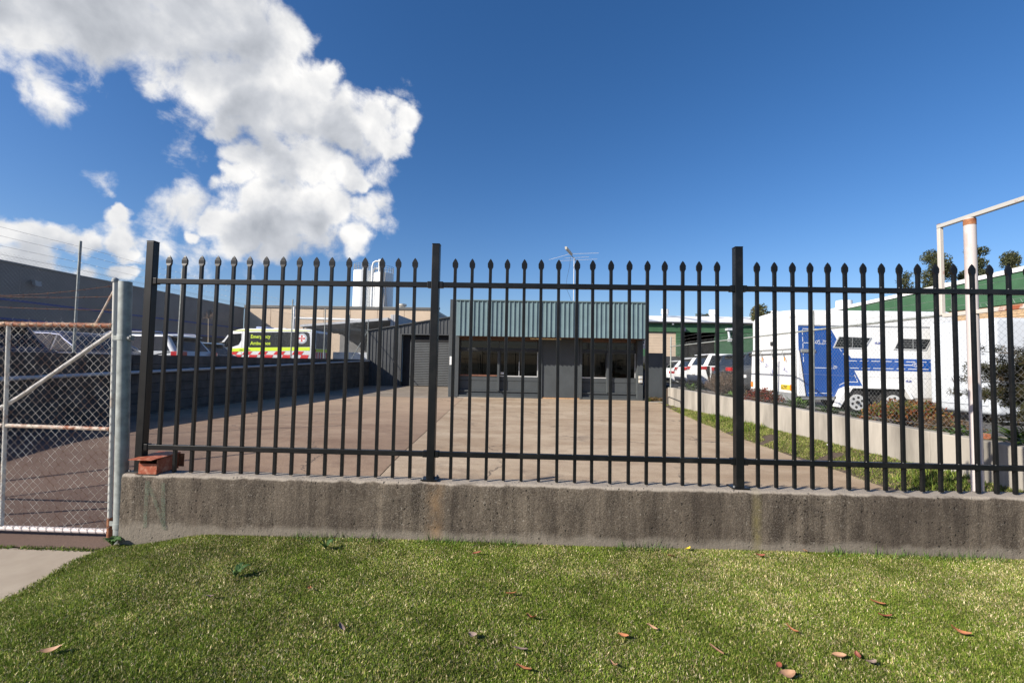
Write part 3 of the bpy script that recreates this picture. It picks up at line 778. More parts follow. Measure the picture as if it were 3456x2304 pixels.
# ------------------------------------------------------------------ dark grey factory and beige factory (left, behind)
def build_factories():
    X, Y1 = -28.8, 45.0
    t = thing('dark_grey_factory', 'long dark grey clad factory with blue stripes behind the parked cars', 'factory', (X, 20, .5))
    b = MB().box(X-20, X-.16, -6, Y1-.02, .5, 6.40); b.build('wall', darker_wall, t)
    b = MB()
    y = -6.
    for k in range(10):                                                     # tilt-up cladding panels above the stripe
        y1 = y+5.1; MB().box(X-.155, X, y+.006, min(y1-.006, Y1-.05), 4.46, 6.42).build('cladding_panel', dgrey_wall, t); y = y1
    MB().box(X-20.1, X+.06, -6, Y1-.03, 6.425, 6.53).build('parapet_cap', mat('grey_cap', (.16, .16, .155), .6, 0, .1, 2), t)
    MB().box(X-.155, X+.01, -6, Y1-.05, 4.34, 4.455).build('blue_band', blue_stripe, t)
    MB().box(X-.155, X-.04, -6, Y1-.05, 3.40, 4.335).build('wall_band', dgrey_wall, t)
    MB().box(X-.155, X+.01, -6, Y1-.05, 3.27, 3.395).build('blue_band', blue_stripe, t)
    for y in (8.5, 18.5, 29., 37.5):
        d = MB()
        for k in range(24): d.box(X-.158, X-.10+.02*(k % 2), y, y+4.2, .5+.11*k, .61+.11*k-.004)
        d.build('roller_door', darker_wall, t)
    for y in (25.2, 40.2):
        l = MB(); l.box(X+.002, X+.25, y-.04, y+.04, 5.62, 5.70); l.hexa([(X+.2, y-.17, 5.42), (X+.45, y-.17, 5.34), (X+.45, y+.17, 5.34), (X+.2, y+.17, 5.42)], [(X+.2, y-.17, 5.66), (X+.38, y-.17, 5.64), (X+.38, y+.17, 5.64), (X+.2, y+.17, 5.66)])
        l.build('floodlight', mat('grey_lamp_case', (.28, .28, .27), .5, 0, .1, 4), t, .01)
    # beige factory
    B0, B1 = X+.02, -9.6
    t = thing('beige_factory', 'beige factory wall with dark roof trim below the two white silos', 'factory', ((B0+B1)/2, Y1, .5))
    w = (B1-B0)/7
    MB().box(B0, B1-.01, Y1+.15, Y1+14, .5, 6.62).build('wall_core', concrete_panel, t)
    for k in range(7):
        MB().box(B0+w*k+.015, B0+w*(k+1)-.015, Y1, Y1+.149, .5, 6.55).build('wall_panel', beige_wall, t, .01, 1)
    MB().box(B0, B1+.05, Y1-.08, Y1+.2, 6.555, 6.80).build('roof_trim', mat('dark_trim', (.10, .10, .095), .6, 0, .1, 2), t)
    MB().box(B0-.0, B1+.02, Y1+.21, Y1+14, 6.63, 6.86).build('roof', mat('grey_roof', (.30, .31, .31), .5, 0, .1, 1), t)
    MB().box(B1-.0095, B1+.14, Y1+.151, Y1+14, .5, 6.50).build('side_wall', concrete_panel, t)  # grey instead of beige: this side's shade is put into its colour
    MB().box(-27.4, -25.2, Y1-1.2, Y1-.002, 4.05, 4.30).build('awning', darker_wall, t)
    MB().box(-27.0, -25.6, Y1-.06, Y1-.003, 1.2, 3.9).build('doorway', dark_void, t)
    v = MB(); v.cyl((-12.9, Y1+1, 6.86), (-12.9, Y1+1, 7.05), .35, n=12); v.cyl((-12.9, Y1+1, 7.052), (-12.9, Y1+1, 7.25), .5, n=12); v.build('roof_vent', cream, t)
    v = MB(); v.cyl((-9.9, Y1+3.5, 6.86), (-9.9, Y1+3.5, 7.05), .35, n=12); v.cyl((-9.9, Y1+3.5, 7.052), (-9.9, Y1+3.5, 7.25), .5, n=12); v.build('roof_vent', concrete_panel, t)
    # silos
    def silo(x, z, r, label, dome):
        t = thing('silo', label, 'silo', (x, 75, .5), 'white silos behind the beige factory')
        MB().cyl((x, 75, .5), (x, 75, z), r, n=40).build('tank', silo_white, t, .05, 2)
        b = MB(); n = 18; rr = r*.97
        for j in range(n):
            a, a2 = 2*math.pi*j/n, 2*math.pi*(j+1)/n
            q = lambda a, zz: (x+rr*math.cos(a), 75+rr*math.sin(a), zz)
            b.cyl(q(a, z), q(a, z+1.1), .03, n=5)
            for zz in (.4, .75, 1.1): b.cyl(q(a, z+zz), q(a2, z+zz), .025, n=5)
        b.build('railing', galv_dull, t)
        return t
    a = silo(-27.75, 16.45, 1.58, 'taller left white silo with round filter cap, behind beige factory', 1)
    b = MB(); b.cyl((-27.3, 74.6, 16.45), (-27.3, 74.6, 18.0), .42, n=16); b.cyl((-27.3, 74.6, 18.01), (-27.3, 74.6, 18.45), .28, n=16); b.build('filter_cap', silo_white, a, .03)
    b = MB(); b.cyl((-25.98, 74.8, .5), (-25.98, 74.8, 16.6), .12, n=10); b.tube([(-25.98, 74.8, 16.6), (-25.7, 74.8, 16.9), (-25.2, 74.8, 16.9)], .12, 10); b.build('feed_pipe', silo_white, a)
    c = silo(-24.25, 16.05, 1.62, 'right white silo with bent filling pipe and side platform', 0)
    b = MB(); b.tube([(-25.75, 73.6, 1), (-25.75, 73.6, 17.0), (-25.6, 73.6, 17.6), (-25.2, 73.6, 17.85), (-24.5, 73.6, 17.85)], .15, 10); b.build('feed_pipe', silo_white, c)
    MB().box(-24.75, -24.0, 73.5, 74.3, 16.05, 18.2).build('filter_cap', silo_white, c, .04)
    b = MB(); b.cyl((-22.6, 74.4, 7.0), (-22.6, 74.4, 7.15), .95, n=16)
    for j in range(10):
        an = 2*math.pi*j/10; a2 = 2*math.pi*(j+1)/10
        q = lambda a, zz: (-22.1+.9*math.cos(a), 74.4+.9*math.sin(a), zz)
        b.cyl(q(an, 7.15), q(an, 8.3), .03, n=5); b.cyl(q(an, 8.3), q(a2, 8.3), .03, n=5); b.cyl(q(an, 7.75), q(a2, 7.75), .03, n=5)
    b.build('platform', galv_dull, c)
    b = MB()
    for dx in (-.2, .2): b.cyl((-23.0+dx, 73.4, 7.1), (-23.9+dx, 73.4, 16.4), .05, n=5)
    for k in range(28): b.cyl((-23.2-.9*k/28, 73.4, 7.3+9*k/28), (-22.8-.9*k/28, 73.4, 7.3+9*k/28), .025, n=4)
    b.build('ladder', mat('dark_steel', (.06, .06, .06), .6, 0, .1, 3), c)
    # white pipe goal frame standing before the beige wall
    t = thing('pipe_frame', 'white goal-shaped pipe frame standing before the beige factory wall', 'frame', (-18, 40, .5))
    MB().cyl((-21.0, 40, .5), (-21.0, 40, 6.1), .10, n=10).build('post', white_paint, t)
    MB().cyl((-14.6, 40, .5), (-14.6, 40, 5.95), .10, n=10).build('post', white_paint, t)
    b = MB().tube([(-20.9, 40, 5.08), (-14.9, 40, 5.02), (-14.6, 40, 4.7)], .10, 10); b.build('crossbar', white_paint, t)
    # open carport and precast boundary slab
    t = thing('precast_slab', 'tall light grey concrete boundary slab behind the charcoal shed', 'wall', (-8.5, 32, 0))
    MB().box(-8.62, -8.40, 29, 35.6, 0, 4.42).build('slab', mat('pale_precast', (.40, .40, .41), .8, 0, .06, 1.5), t, .02, 1)
    MB().box(-8.86, -8.64, 29.02, 29.2, 0, 4.40).build('end_column', mat('pale_precast', None), t, .02, 1)
    t = thing('carport', 'open grey carport with sloping flat roof beside the ambulance', 'carport', (-12, 31, .5))
    roof = MB(); roof.hexa([(-14.6, 28.6, 3.48), (-8.9, 28.6, 4.0), (-8.9, 35, 4.0), (-14.6, 35, 3.48)], [(-14.6, 28.6, 3.62), (-8.9, 28.6, 4.16), (-8.9, 35, 4.16), (-14.6, 35, 3.62)])
    roof.build('roof', mat('pale_roof', (.42, .43, .44), .5, 0, .08, 2), t)
    MB().box(-14.6, -8.9, 34.9, 35.1, .5, 3.6).build('back_wall', mat('mid_grey_wall', (.17, .17, .17), .8, 0, .1, 1.5), t)
    for x in (-14.45, -11.5): MB().cyl((x, 28.8, .5), (x, 28.8, 3.5+.3*(x > -13)), .05, n=8).build('post', galv, t)
    r_ = MB()
    for k in range(5): r_.box(-14.5, -8.95, 29.6+1.2*k, 29.7+1.2*k, 3.36, 3.46)
    r_.build('purlin', galv_dull, t)
build_factories()

# bare dead stalk before the dark factory
def dead_stalk():
    t = thing('dead_plant', 'thin dead stalk with dry tuft before the dark grey factory', 'plant', (-20.9, 29, .5))
    b = MB(); b.tube([(-20.9, 29, .5), (-20.86, 29, 2.2), (-20.95, 29, 4.0)], [.05, .04, .02], 6); b.build('stem', mat('dry_stalk', (.42, .34, .24), .8, 0, .2, 5), t)
    b = MB()
    for k in range(26):
        a, e = random.uniform(0, 6.28), random.uniform(.1, 1.3); l = random.uniform(.25, .6)
        b.tube([(-20.95, 29, 3.95), (-20.95+l*.6*math.cos(a), 29+l*.6*math.sin(a), 3.95+l*math.sin(e)), (-20.95+l*math.cos(a), 29+l*math.sin(a), 3.9+l*.6*math.sin(e)-.1)], [.012, .012, .004], 4)
    b.build('dry_leaf', twig, t)
dead_stalk()
# ------------------------------------------------------------------ corrugated sheet helper
def ribsheet(b, x0, x1, y, topf, botf, pitch=.19, rib=.045, depth=.029):
    """vertical ribbed steel sheet facing -Y, ribs standing towards -Y"""
    xs = []; x = x0
    while x < x1-.02:
        for dx, d in ((0, 0), (pitch-rib-.012, 0), (pitch-rib, 1), (pitch-.012, 1)):
            if x+dx < x1: xs.append((x+dx, d))
        x += pitch
    xs.append((x1, 0))
    vs = []; fs = []
    for (x, d) in xs: vs += [(x, y-d*depth, botf(x)), (x, y-d*depth, topf(x))]
    for i in range(len(xs)-1): fs.append((2*i, 2*i+2, 2*i+3, 2*i+1))
    k = len(vs)
    for (x, d) in (xs[0], xs[-1]): vs += [(x, y+.02, botf(x)), (x, y+.02, topf(x))]
    fs.append((k, k+2, k+3, k+1))
    b.add(vs, fs); return b

# ------------------------------------------------------------------ charcoal shed with roller door
def build_shed():
    t = thing('shed', 'charcoal ribbed steel shed with roller door and sloping roofline', 'shed', (-6, 25, 0))
    top = lambda x: 3.07+.178*(x+8.79)
    c = lambda z: (lambda x: z)
    SY = 25.0
    b = MB(); ribsheet(b, -8.79, -7.02, SY, top, c(0), .2); b.build('front_cladding', shed_metal, t, smooth=False)
    b = MB(); ribsheet(b, -7.02, -3.12, SY, top, c(2.93), .2); b.build('front_cladding', shed_metal, t, smooth=False)
    b = MB(); ribsheet(b, -4.25, -3.12, SY, c(2.92), c(0), .2); b.build('front_cladding', shed_metal, t, smooth=False)
    MB().box(-7.02, -6.95, SY-.04, SY+.10, 0, 2.925).build('door_jamb', shed_metal, t, .004)
    MB().box(-4.31, -4.10, SY-.04, SY+.10, 0, 2.925).build('door_jamb', shed_metal, t, .004)
    MB().box(-6.949, -4.311, SY-.04, SY+.10, 2.87, 2.925).build('lintel', shed_metal, t, .004)
    MB().box(-8.84, -8.79, SY-.05, SY+8, 0, 3.05).build('side_wall', shed_metal, t)
    MB().box(-6.945, -4.315, SY+.42, SY+.46, 0, 2.9).build('dark_backing', dark_void, t)  # backing added behind the slats so no light shows through the gaps
    MB().box(-6.94, -6.50, SY+.22, SY+.40, 0, 2.88).build('dark_backing', dark_void, t)  # dark panel put in for the dark gap left of the door
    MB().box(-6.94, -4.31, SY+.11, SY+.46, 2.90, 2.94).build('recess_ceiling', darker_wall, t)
    r_ = MB(); r_.hexa([(-8.9, SY-.10, top(-8.9)), (-3.0, SY-.10, top(-3.0)), (-3.0, SY+8, top(-3.0)), (-8.9, SY+8, top(-8.9))],
                       [(-8.9, SY-.10, top(-8.9)+.05), (-3.0, SY-.10, top(-3.0)+.05), (-3.0, SY+8, top(-3.0)+.05), (-8.9, SY+8, top(-8.9)+.05)])
    r_.build('roof', shed_metal, t)
    d = thing('roller_door', 'closed dark grey corrugated roller door in the charcoal shed', 'roller door', (-5.6, SY+.24, 0))
    n = 26
    for k in range(n):
        z0 = .02+2.46*k/n; z1 = .02+2.46*(k+1)/n-.004
        s = MB(); ymid = SY+.24
        pr = [(ymid, z0), (ymid-.022, z0+.02), (ymid-.028, (z0+z1)/2), (ymid-.022, z1-.02), (ymid, z1), (ymid+.01, z1), (ymid+.01, z0)]
        s.prism(pr, 'x', -6.46, -4.32); s.build('slat', roller_m, d, smooth=False)
    MB().box(-6.48, -4.32, SY+.20, SY+.40, 2.49, 2.88).build('drum_box', dark_void, d)
    MB().box(-6.50, -6.465, SY+.17, SY+.26, 0, 2.48).build('guide', roller_m, d)
    w = MB().cyl((-7.35, SY-.03, 1.35), (-7.35, SY-.10, 1.35), .05, n=10); tag(w.build('wall_lamp', darker_wall, None), 'small dark round fitting on the charcoal shed wall', 'lamp')
build_shed()

# ------------------------------------------------------------------ office building
def build_office():
    t = thing('office_building', 'low slate grey office building with wide blue-green ribbed fascia', 'building', (.9, 18.1, 0))
    Y0 = 18.1
    # walls
    def wall(x0, x1, y0, y1, z0, z1): MB().box(x0, x1, y0, y1, z0, z1).build('wall', grey_render, t, .006, 1)
    wall(-3.10, -2.70, Y0, 25.0, 0, 3.93)
    wall(.50, .66, Y0, Y0+.6, 0, 2.397); wall(.662, 2.148, Y0+.05, Y0+.6, .055, 2.397); wall(2.15, 2.24, Y0, Y0+.6, 0, 2.397)
    wall(4.42, 4.65, Y0, 25.0, 0, 2.397)
    MB().box(.662, 2.148, Y0+.02, Y0+.5, 0, .052).build('doorstep', mat('ochre_step', (.42, .25, .13), .8, 0, .2, 8), t)
    for (a, b_) in ((-2.695, .495), (2.245, 4.415)):
        wall(a, b_, Y0+.26, Y0+.50, .672, .842); wall(a, b_, Y0+.27, Y0+.50, .285, .660)
        MB().box(a, b_, Y0+.15, Y0+.50, .225, .282).build('ledge', grey_render, t, .006, 1)
        wall(a, b_, Y0+.20, Y0+.50, .10, .222)
        MB().box(a, b_, Y0+.02, Y0+.50, 0, .098).build('plinth', grey_render, t, .008, 1)
        MB().box(a, b_, Y0+.20, Y0+.42, 1.885, 1.965).build('transom', mat('black_frame', (.02, .021, .022), .5, 0, .1, 5), t, .004, 1)
        MB().box(a, b_, Y0+.20, Y0+.42, 2.30, 2.397).build('head_board', timber_dark, t, .004, 1)
    # mullion posts
    MB().box(-1.145, -1.055, Y0+.06, Y0+.25, .284, 1.883).build('mullion_post', grey_render, t, .005, 1)
    MB().box(3.24, 3.32, Y0+.10, Y0+.25, .284, 1.883).build('mullion_post', grey_render, t, .005, 1)
    def window(x0, x1, z0, z1, fm, bars=()):
        f = MB(); w = .035; y0, y1 = Y0+.275, Y0+.335
        f.box(x0, x1, y0, y1, z0, z0+w); f.box(x0, x1, y0, y1, z1-w, z1)
        f.box(x0, x0+w, y0, y1, z0+w, z1-w); f.box(x1-w, x1, y0, y1, z0+w, z1-w)
        for bx in bars: f.box(bx-.018, bx+.018, y0, y1, z0+w, z1-w)
        o = f.build('window', fm, t)
        g = MB(); g.box(x0+w, x1-w, y0+.025, y0+.030, z0+w, z1-w); g.build('pane', shop_glass, o)
        return o
    dk = mat('dark_window_frame', (.055, .058, .06), .45, .2, .1, 5)
    window(-2.69, -1.10, .845, 1.882, dk)
    w = window(-1.05, .49, .845, 1.882, dk, (-.26,))
    MB().box(-1.05, .49, Y0+.255, Y0+.272, .846, .885).build('sill', alu, w); MB().box(.46, .49, Y0+.255, Y0+.272, .887, 1.86).build('stile', alu, w)
    MB().box(-.285, -.265, Y0+.255, Y0+.272, .887, 1.45).build('stile', alu, w)
    MB().box(-1.02, -.86, Y0+.262, Y0+.268, .935, 1.02).build('notice', white_paint, w)
    MB().box(-2.69, -1.15, Y0+.235, Y0+.257, .846, .905).build('timber_sill', sill_timber, t)
    w = window(2.25, 3.25, .845, 1.882, dk, (2.75,))
    MB().box(2.25, 3.25, Y0+.255, Y0+.272, .846, .885).build('sill', alu, w); MB().box(2.25, 2.27, Y0+.255, Y0+.272, .887, 1.86).build('stile', alu, w)
    w = window(3.31, 4.41, .845, 1.882, dk)
    MB().box(4.385, 4.41, Y0+.255, Y0+.272, .887, 1.86).build('stile', alu, w)
    for (a, b_, bars) in ((-2.69, .49, (-1.1, -.2)), (2.25, 4.41, (3.28,))):
        window(a, b_, 1.968, 2.298, dk, bars)
    # room behind the glass
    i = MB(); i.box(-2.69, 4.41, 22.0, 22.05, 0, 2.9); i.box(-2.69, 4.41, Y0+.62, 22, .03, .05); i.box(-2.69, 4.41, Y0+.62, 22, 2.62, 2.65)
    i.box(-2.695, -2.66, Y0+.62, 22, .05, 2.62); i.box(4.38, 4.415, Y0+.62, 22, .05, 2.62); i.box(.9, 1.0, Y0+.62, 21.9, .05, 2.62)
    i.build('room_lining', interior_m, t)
    f = MB(); f.box(-2.2, -.6, 20.4, 21.0, .05, .80); f.box(-1.9, -1.5, 20.5, 20.8, .81, 1.25); f.box(2.6, 3.7, 20.2, 20.8, .05, 1.1); f.box(-.1, .05, 19.4, 19.5, .05, 2.5)
    f.build('furniture', mat('dim_furniture', (.045, .042, .036), .8, 0, .3, 2), t)
    cu = MB(); pts = []
    for k in range(9): pts.append((4.12+.035*k, Y0+.42+.015*(k % 2)))
    for k in range(8):
        (a, ya), (b_, yb) = pts[k], pts[k+1]
        zb = .90+.42*max(0, (4.25-a))/.13*.9 if a < 4.25 else .90
        cu.add([(a, ya, zb), (b_, yb, .90), (b_, yb, 1.86), (a, ya, 1.86)], [(0, 1, 2, 3)])
    cu.build('curtain', cream, t)
    # roof and fascia box
    MB().box(-2.695, 4.64, Y0+.62, 30, 2.70, 2.95).build('roof', mat('roof_steel', (.22, .25, .26), .5, .1, .1, 2), t)
    MB().box(-2.695, 4.60, 17.22, 18.35, 2.40, 2.44).build('soffit', timber_dark, t)
    MB().box(-2.69, 4.50, 17.215, 17.34, 2.44, 3.74).build('fascia_frame', darker_wall, t)
    MB().box(-2.695, 4.50, 17.34, 18.6, 3.55, 3.70).build('fascia_back', darker_wall, t)
    b = MB(); ribsheet(b, -2.70, 4.52, 17.20, lambda x: 3.755, lambda x: 2.405, .1725, .040, .040); b.build('fascia_cladding', fascia_m, t, smooth=False)
    c = MB(); c.box(-2.72, 4.53, 17.14, 17.345, 3.757, 3.80); c.build('fascia_capping', fascia_m, t, .004, 1)
    MB().box(.15, 1.38, 17.75, 17.84, 2.345, 2.395).build('soffit_light', mat('yellowed_batten', (.62, .50, .30), .5, 0, .05, 5), t, .006, 1)
    MB().box(4.655, 4.70, 18.36, 30, 0, 3.40).build('side_wall', darker_wall, t)
    # things fixed on the facade
    o = MB().box(-3.06, -2.93, Y0-.05, Y0-.001, 1.28, 1.62).build('meter_box', white_paint, None, .006, 1); tag(o, 'small white notice box on the pier between shed and office', 'notice box')
    m1 = MB().box(4.47, 4.62, Y0-.07, Y0-.001, .86, .98).build('meter_box', cream, None, .01, 2); tag(m1, 'upper of two small cream outlet boxes on right pier of office', 'outlet box', 'outlet boxes on the office pier')
    m2 = MB().box(4.47, 4.62, Y0-.07, Y0-.001, .71, .83).build('meter_box', cream, None, .01, 2); tag(m2, 'lower of two small cream outlet boxes on right pier of office', 'outlet box', 'outlet boxes on the office pier')
    for m_, z in ((m1, .92), (m2, .77)):
        MB().box(4.50, 4.59, Y0-.076, Y0-.0705, z-.035, z+.035).build('flap', van_white, m_)
    sg = MB().box(4.655, 4.78, Y0+.12, Y0+.14, 2.06, 2.46).build('sign', white_paint, None); tag(sg, 'small white sign with black lettering at right end of office wall', 'sign')
    text_mesh('lettering', '84', .17, ink, sg, lambda x, y: Vector((4.67+y*.5, Y0+.117, 2.43-x)), .004)
    MB().box(4.665, 4.77, Y0+.116, Y0+.1185, 2.17, 2.18).build('lettering', ink, sg); MB().box(4.665, 4.77, Y0+.116, Y0+.1185, 2.11, 2.12).build('lettering', ink, sg)
    # aerial
    a = thing('tv_aerial', 'silver television aerial on a mast on the office roof', 'aerial', (2.06, 20, 2.95))
    MB().cyl((2.06, 20, 2.95), (2.07, 20, 6.14), .016, n=8).build('mast', alu, a)
    MB().cyl((1.62, 19.2, 6.34), (2.22, 20.35, 6.05), .016, n=6).build('boom', galv_dull, a)
    e = MB()
    e.cyl((.96, 20.2, 6.07), (1.85, 19.75, 6.24), .007, n=5); e.cyl((1.85, 19.75, 6.24), (3.05, 19.3, 6.18), .007, n=5)
    e.cyl((1.42, 20.2, 6.03), (3.08, 19.9, 6.06), .007, n=5); e.cyl((1.6, 20.0, 6.10), (2.7, 19.8, 6.13), .007, n=5)
    e.build('element', alu, a)
    MB().hexa([(1.60, 19.2, 6.30), (1.66, 19.2, 6.30), (1.96, 19.75, 6.17), (1.90, 19.75, 6.17)], [(1.58, 19.2, 6.42), (1.68, 19.2, 6.42), (1.98, 19.75, 6.25), (1.88, 19.75, 6.25)]).build('reflector', cream, a)
    MB().tube([(1.9, 19.8, 6.15), (1.86, 19.9, 5.7), (1.76, 20, 5.2), (1.72, 20, 4.8), (1.9, 20, 4.4), (2.05, 20, 4.0)], .006, 5).build('cable', ink, a)
    # short grey wall joining office and right retaining wall
    o = MB().box(4.80, 5.46, 18.16, 18.30, .06, 1.90).build('screen_wall', grey_render, None, .006, 1); tag(o, 'short slate grey screen wall between office and pale retaining wall', 'wall')
    struct(MB().box(-2.7, 4.9, 17.93, 18.3, -.05, .010).build('footpath_strip', mat('pale_strip', (.46, .40, .32), .9, 0, .12, 3), None))
    struct(MB().box(4.75, 5.5, 17.3, 17.9, -.05, .018).build('drain_slab', light_conc, None))
build_office()

# ------------------------------------------------------------------ right retaining wall, garden bed, fence
RX = 5.06
def build_right_side():
    t = thing('garden_wall', 'pale concrete retaining wall running back along right of the yard', 'wall', (RX, 10, 0))
    y = 3.81; k = 0
    for L in (2.05, 2.4, 2.4, 2.4, 2.4, .83):
        MB().box(RX+random.uniform(-.004, .004), RX+.20, y+.003, y+L-.003, -.15, .64).build('wall_panel', light_conc, t, .012, 2); y += L
    struct(MB().box(RX+.201, 6.2, 3.6, 17.5, -.2, .545).build('garden_bed', soil))
    struct(MB().box(6.201, 6.33, 3.6, 24, -.2, .565).build('kerb_edge', mat('kerb_grey', (.17, .155, .14), .9, 0, .2, 5)))
    struct(MB().box(6.331, 60, -6, 75, -.28, .33).build('parking_lot', mat('lot_asphalt', (.085, .083, .08), .9, 0, .2, 20)))
    f = thing('boundary_fence', 'chain-link fence with top rail along the pale retaining wall on right', 'fence', (RX+.1, 10, .64))
    FX = RX+.07
    for y in (3.95, 5.55, 8.25, 10.9, 13.55, 16.2):
        MB().cyl((FX, y, .60), (FX+random.uniform(-.015, .015), y, 2.44), .0235, n=10).build('post', galv, f)
    MB().cyl((FX, 3.95, 2.085), (FX, 16.25, 2.085), .017, n=8).build('top_rail', galv, f)
    for z in (2.18, 2.28, 2.385, .72, 1.30):
        MB().tube([(FX+.01, y, z-.012*math.sin(math.pi*((y-2.9) % 2.65)/2.65)) for y in np.linspace(3.95, 16.2, 40)], .0016, 4, False).build('strand_wire', wire_m, f)
    chainlink('chain_mesh', 'y', FX+.02, 3.95, 16.2, .66, 2.13, .0708, .0011, galv_dull, f, 3)
    b = MB()
    for k in range(170):
        y = 3.98+.0708*k
        b.cyl((FX+.02, y, 2.13), (FX+.02+random.uniform(-.008, .008), y+random.choice((-.022, .022)), 2.165+random.uniform(-.012, .01)), .0014, n=3, caps=False)
    b.build('wire_end', galv_dull, f, kind='stuff')
    o = MB().box(5.08, 5.24, 5.28, 5.37, .642, .705).build('brick', terracotta, None, .004, 1); tag(o, 'loose terracotta brick lying on top of the pale retaining wall', 'brick')
    p = MB(); p.tube([(5.035, 16.2, .02), (5.03, 16.2, .28), (5.03, 16.1, .32), (5.03, 14.9, .26), (5.03, 14.8, .10)], .014, 8); p.cyl((5.03, 14.72, 0), (5.03, 14.72, .45), .014, n=8)
    tag(p.build('water_pipe', mat('dark_pipe', (.05, .05, .05), .6, 0, .1, 5), None), 'thin bent dark pipe against the far end of pale retaining wall', 'pipe')
    s = MB(); V = []
    s.add([(5.28+.00, 7.80, .01), (5.35, 7.82, .02), (5.37, 7.88, .04), (5.30, 7.86, .02), (5.33, 7.84, .06)], [(0, 1, 4), (1, 2, 4), (2, 3, 4), (3, 0, 4)])
    o = s.build('paper_scrap', white_paint, None); o.location = (-.46, -.4, .17); tag(o, 'crumpled white scrap of paper in the weeds by the pale wall', 'litter')
build_right_side()

# ------------------------------------------------------------------ old sign frame on a pole
def build_sign_frame():
    t = thing('empty_sign', 'empty rusty white sign frame on a thick pole at far right', 'sign frame', (4.42, 4.60, 0))
    MB().cyl((4.42, 4.60, 0), (4.42, 4.60, 2.925), .048, n=22).build('pole', pole_paint, t)
    b = MB(); b.cyl((4.42, 4.60, 2.86), (4.42, 4.60, 2.918), .0495, n=22); b.build('pole_collar', rust, t)
    def bar(y0, z0, y1, z1, rr, m):
        if abs(y1-y0) > abs(z1-z0): MB().box(4.42-rr, 4.42+rr, y0, y1, z0-rr, z0+rr).build('frame_bar', m, t, .003, 1)
        else: MB().box(4.42-rr, 4.42+rr, y0-rr, y0+rr, z0, z1).build('frame_bar', m, t, .003, 1)
    fm = mat('frame_grey_paint', (.42, .41, .38), .5, 0, col2=(.30, .11, .05), vscale=5, lo=.60, hi=.68)
    fm2 = mat('frame_rusty_paint', (.50, .46, .41), .5, 0, col2=(.30, .09, .04), vscale=3.2, lo=.56, hi=.62)
    bar(3.86, 2.948, 4.945, 2.948, .020, fm); bar(4.925, 1.99, 4.925, 2.926, .0195, fm2); bar(3.86, 1.985, 4.905, 1.985, .020, fm2)
    bar(3.88, 2.007, 3.88, 2.926, .0195, fm2)
    MB().box(4.402, 4.438, 4.907, 4.943, 2.970, 2.974).build('corner_plate', rust, t)
build_sign_frame()

# ------------------------------------------------------------------ horse float
def lathe(b, c, axis, prof, n=28):
    """prof: (offset along axis, radius)"""
    vs = []; fs = []
    for (o, r) in prof:
        for j in range(n):
            a = 2*math.pi*j/n
            vs.append((c[0]+r*math.cos(a), c[1]+o, c[2]+r*math.sin(a)) if axis == 'y' else (c[0]+o, c[1]+r*math.cos(a), c[2]+r*math.sin(a)))
    for i in range(len(prof)-1):
        for j in range(n): fs.append((i*n+j, i*n+(j+1) % n, (i+1)*n+(j+1) % n, (i+1)*n+j))
    fs += [tuple(range(n))[::-1], tuple(range((len(prof)-1)*n, len(prof)*n))]
    return b.add(vs, fs)
def wheel(parent, c, r, w, side, rim=white_paint, rimr=.6):
    """wheel whose outer face looks to side*Y"""
    s = side
    b = MB(); lathe(b, c, 'y', [(-w/2, r*.86), (-w/2+.02, r*.97), (-w/2+.04, r), (w/2-.04, r), (w/2-.02, r*.97), (w/2, r*.86)])
    o = b.build('wheel', black_rubber, parent, smooth=True)
    b = MB(); lathe(b, c, 'y', sorted([(s*(w/2+.001), r*rimr), (s*(w/2+.010), r*rimr*.98)])); b.build('rim', rim, o, smooth=True)
    b = MB(); y = c[1]+s*(w/2+.0115)
    for k in range(6):
        a = k*math.pi/3+.3; cx, cz = c[0]+r*rimr*.62*math.cos(a), c[2]+r*rimr*.62*math.sin(a)
        b.cyl((cx, y, cz), (cx, y+s*.002, cz), r*rimr*.17, n=8)
    b.cyl((c[0], y, c[2]), (c[0], y+s*.03, c[2]), r*rimr*.2, n=10)
    b.build('rim_hole', black_rubber, o); return o
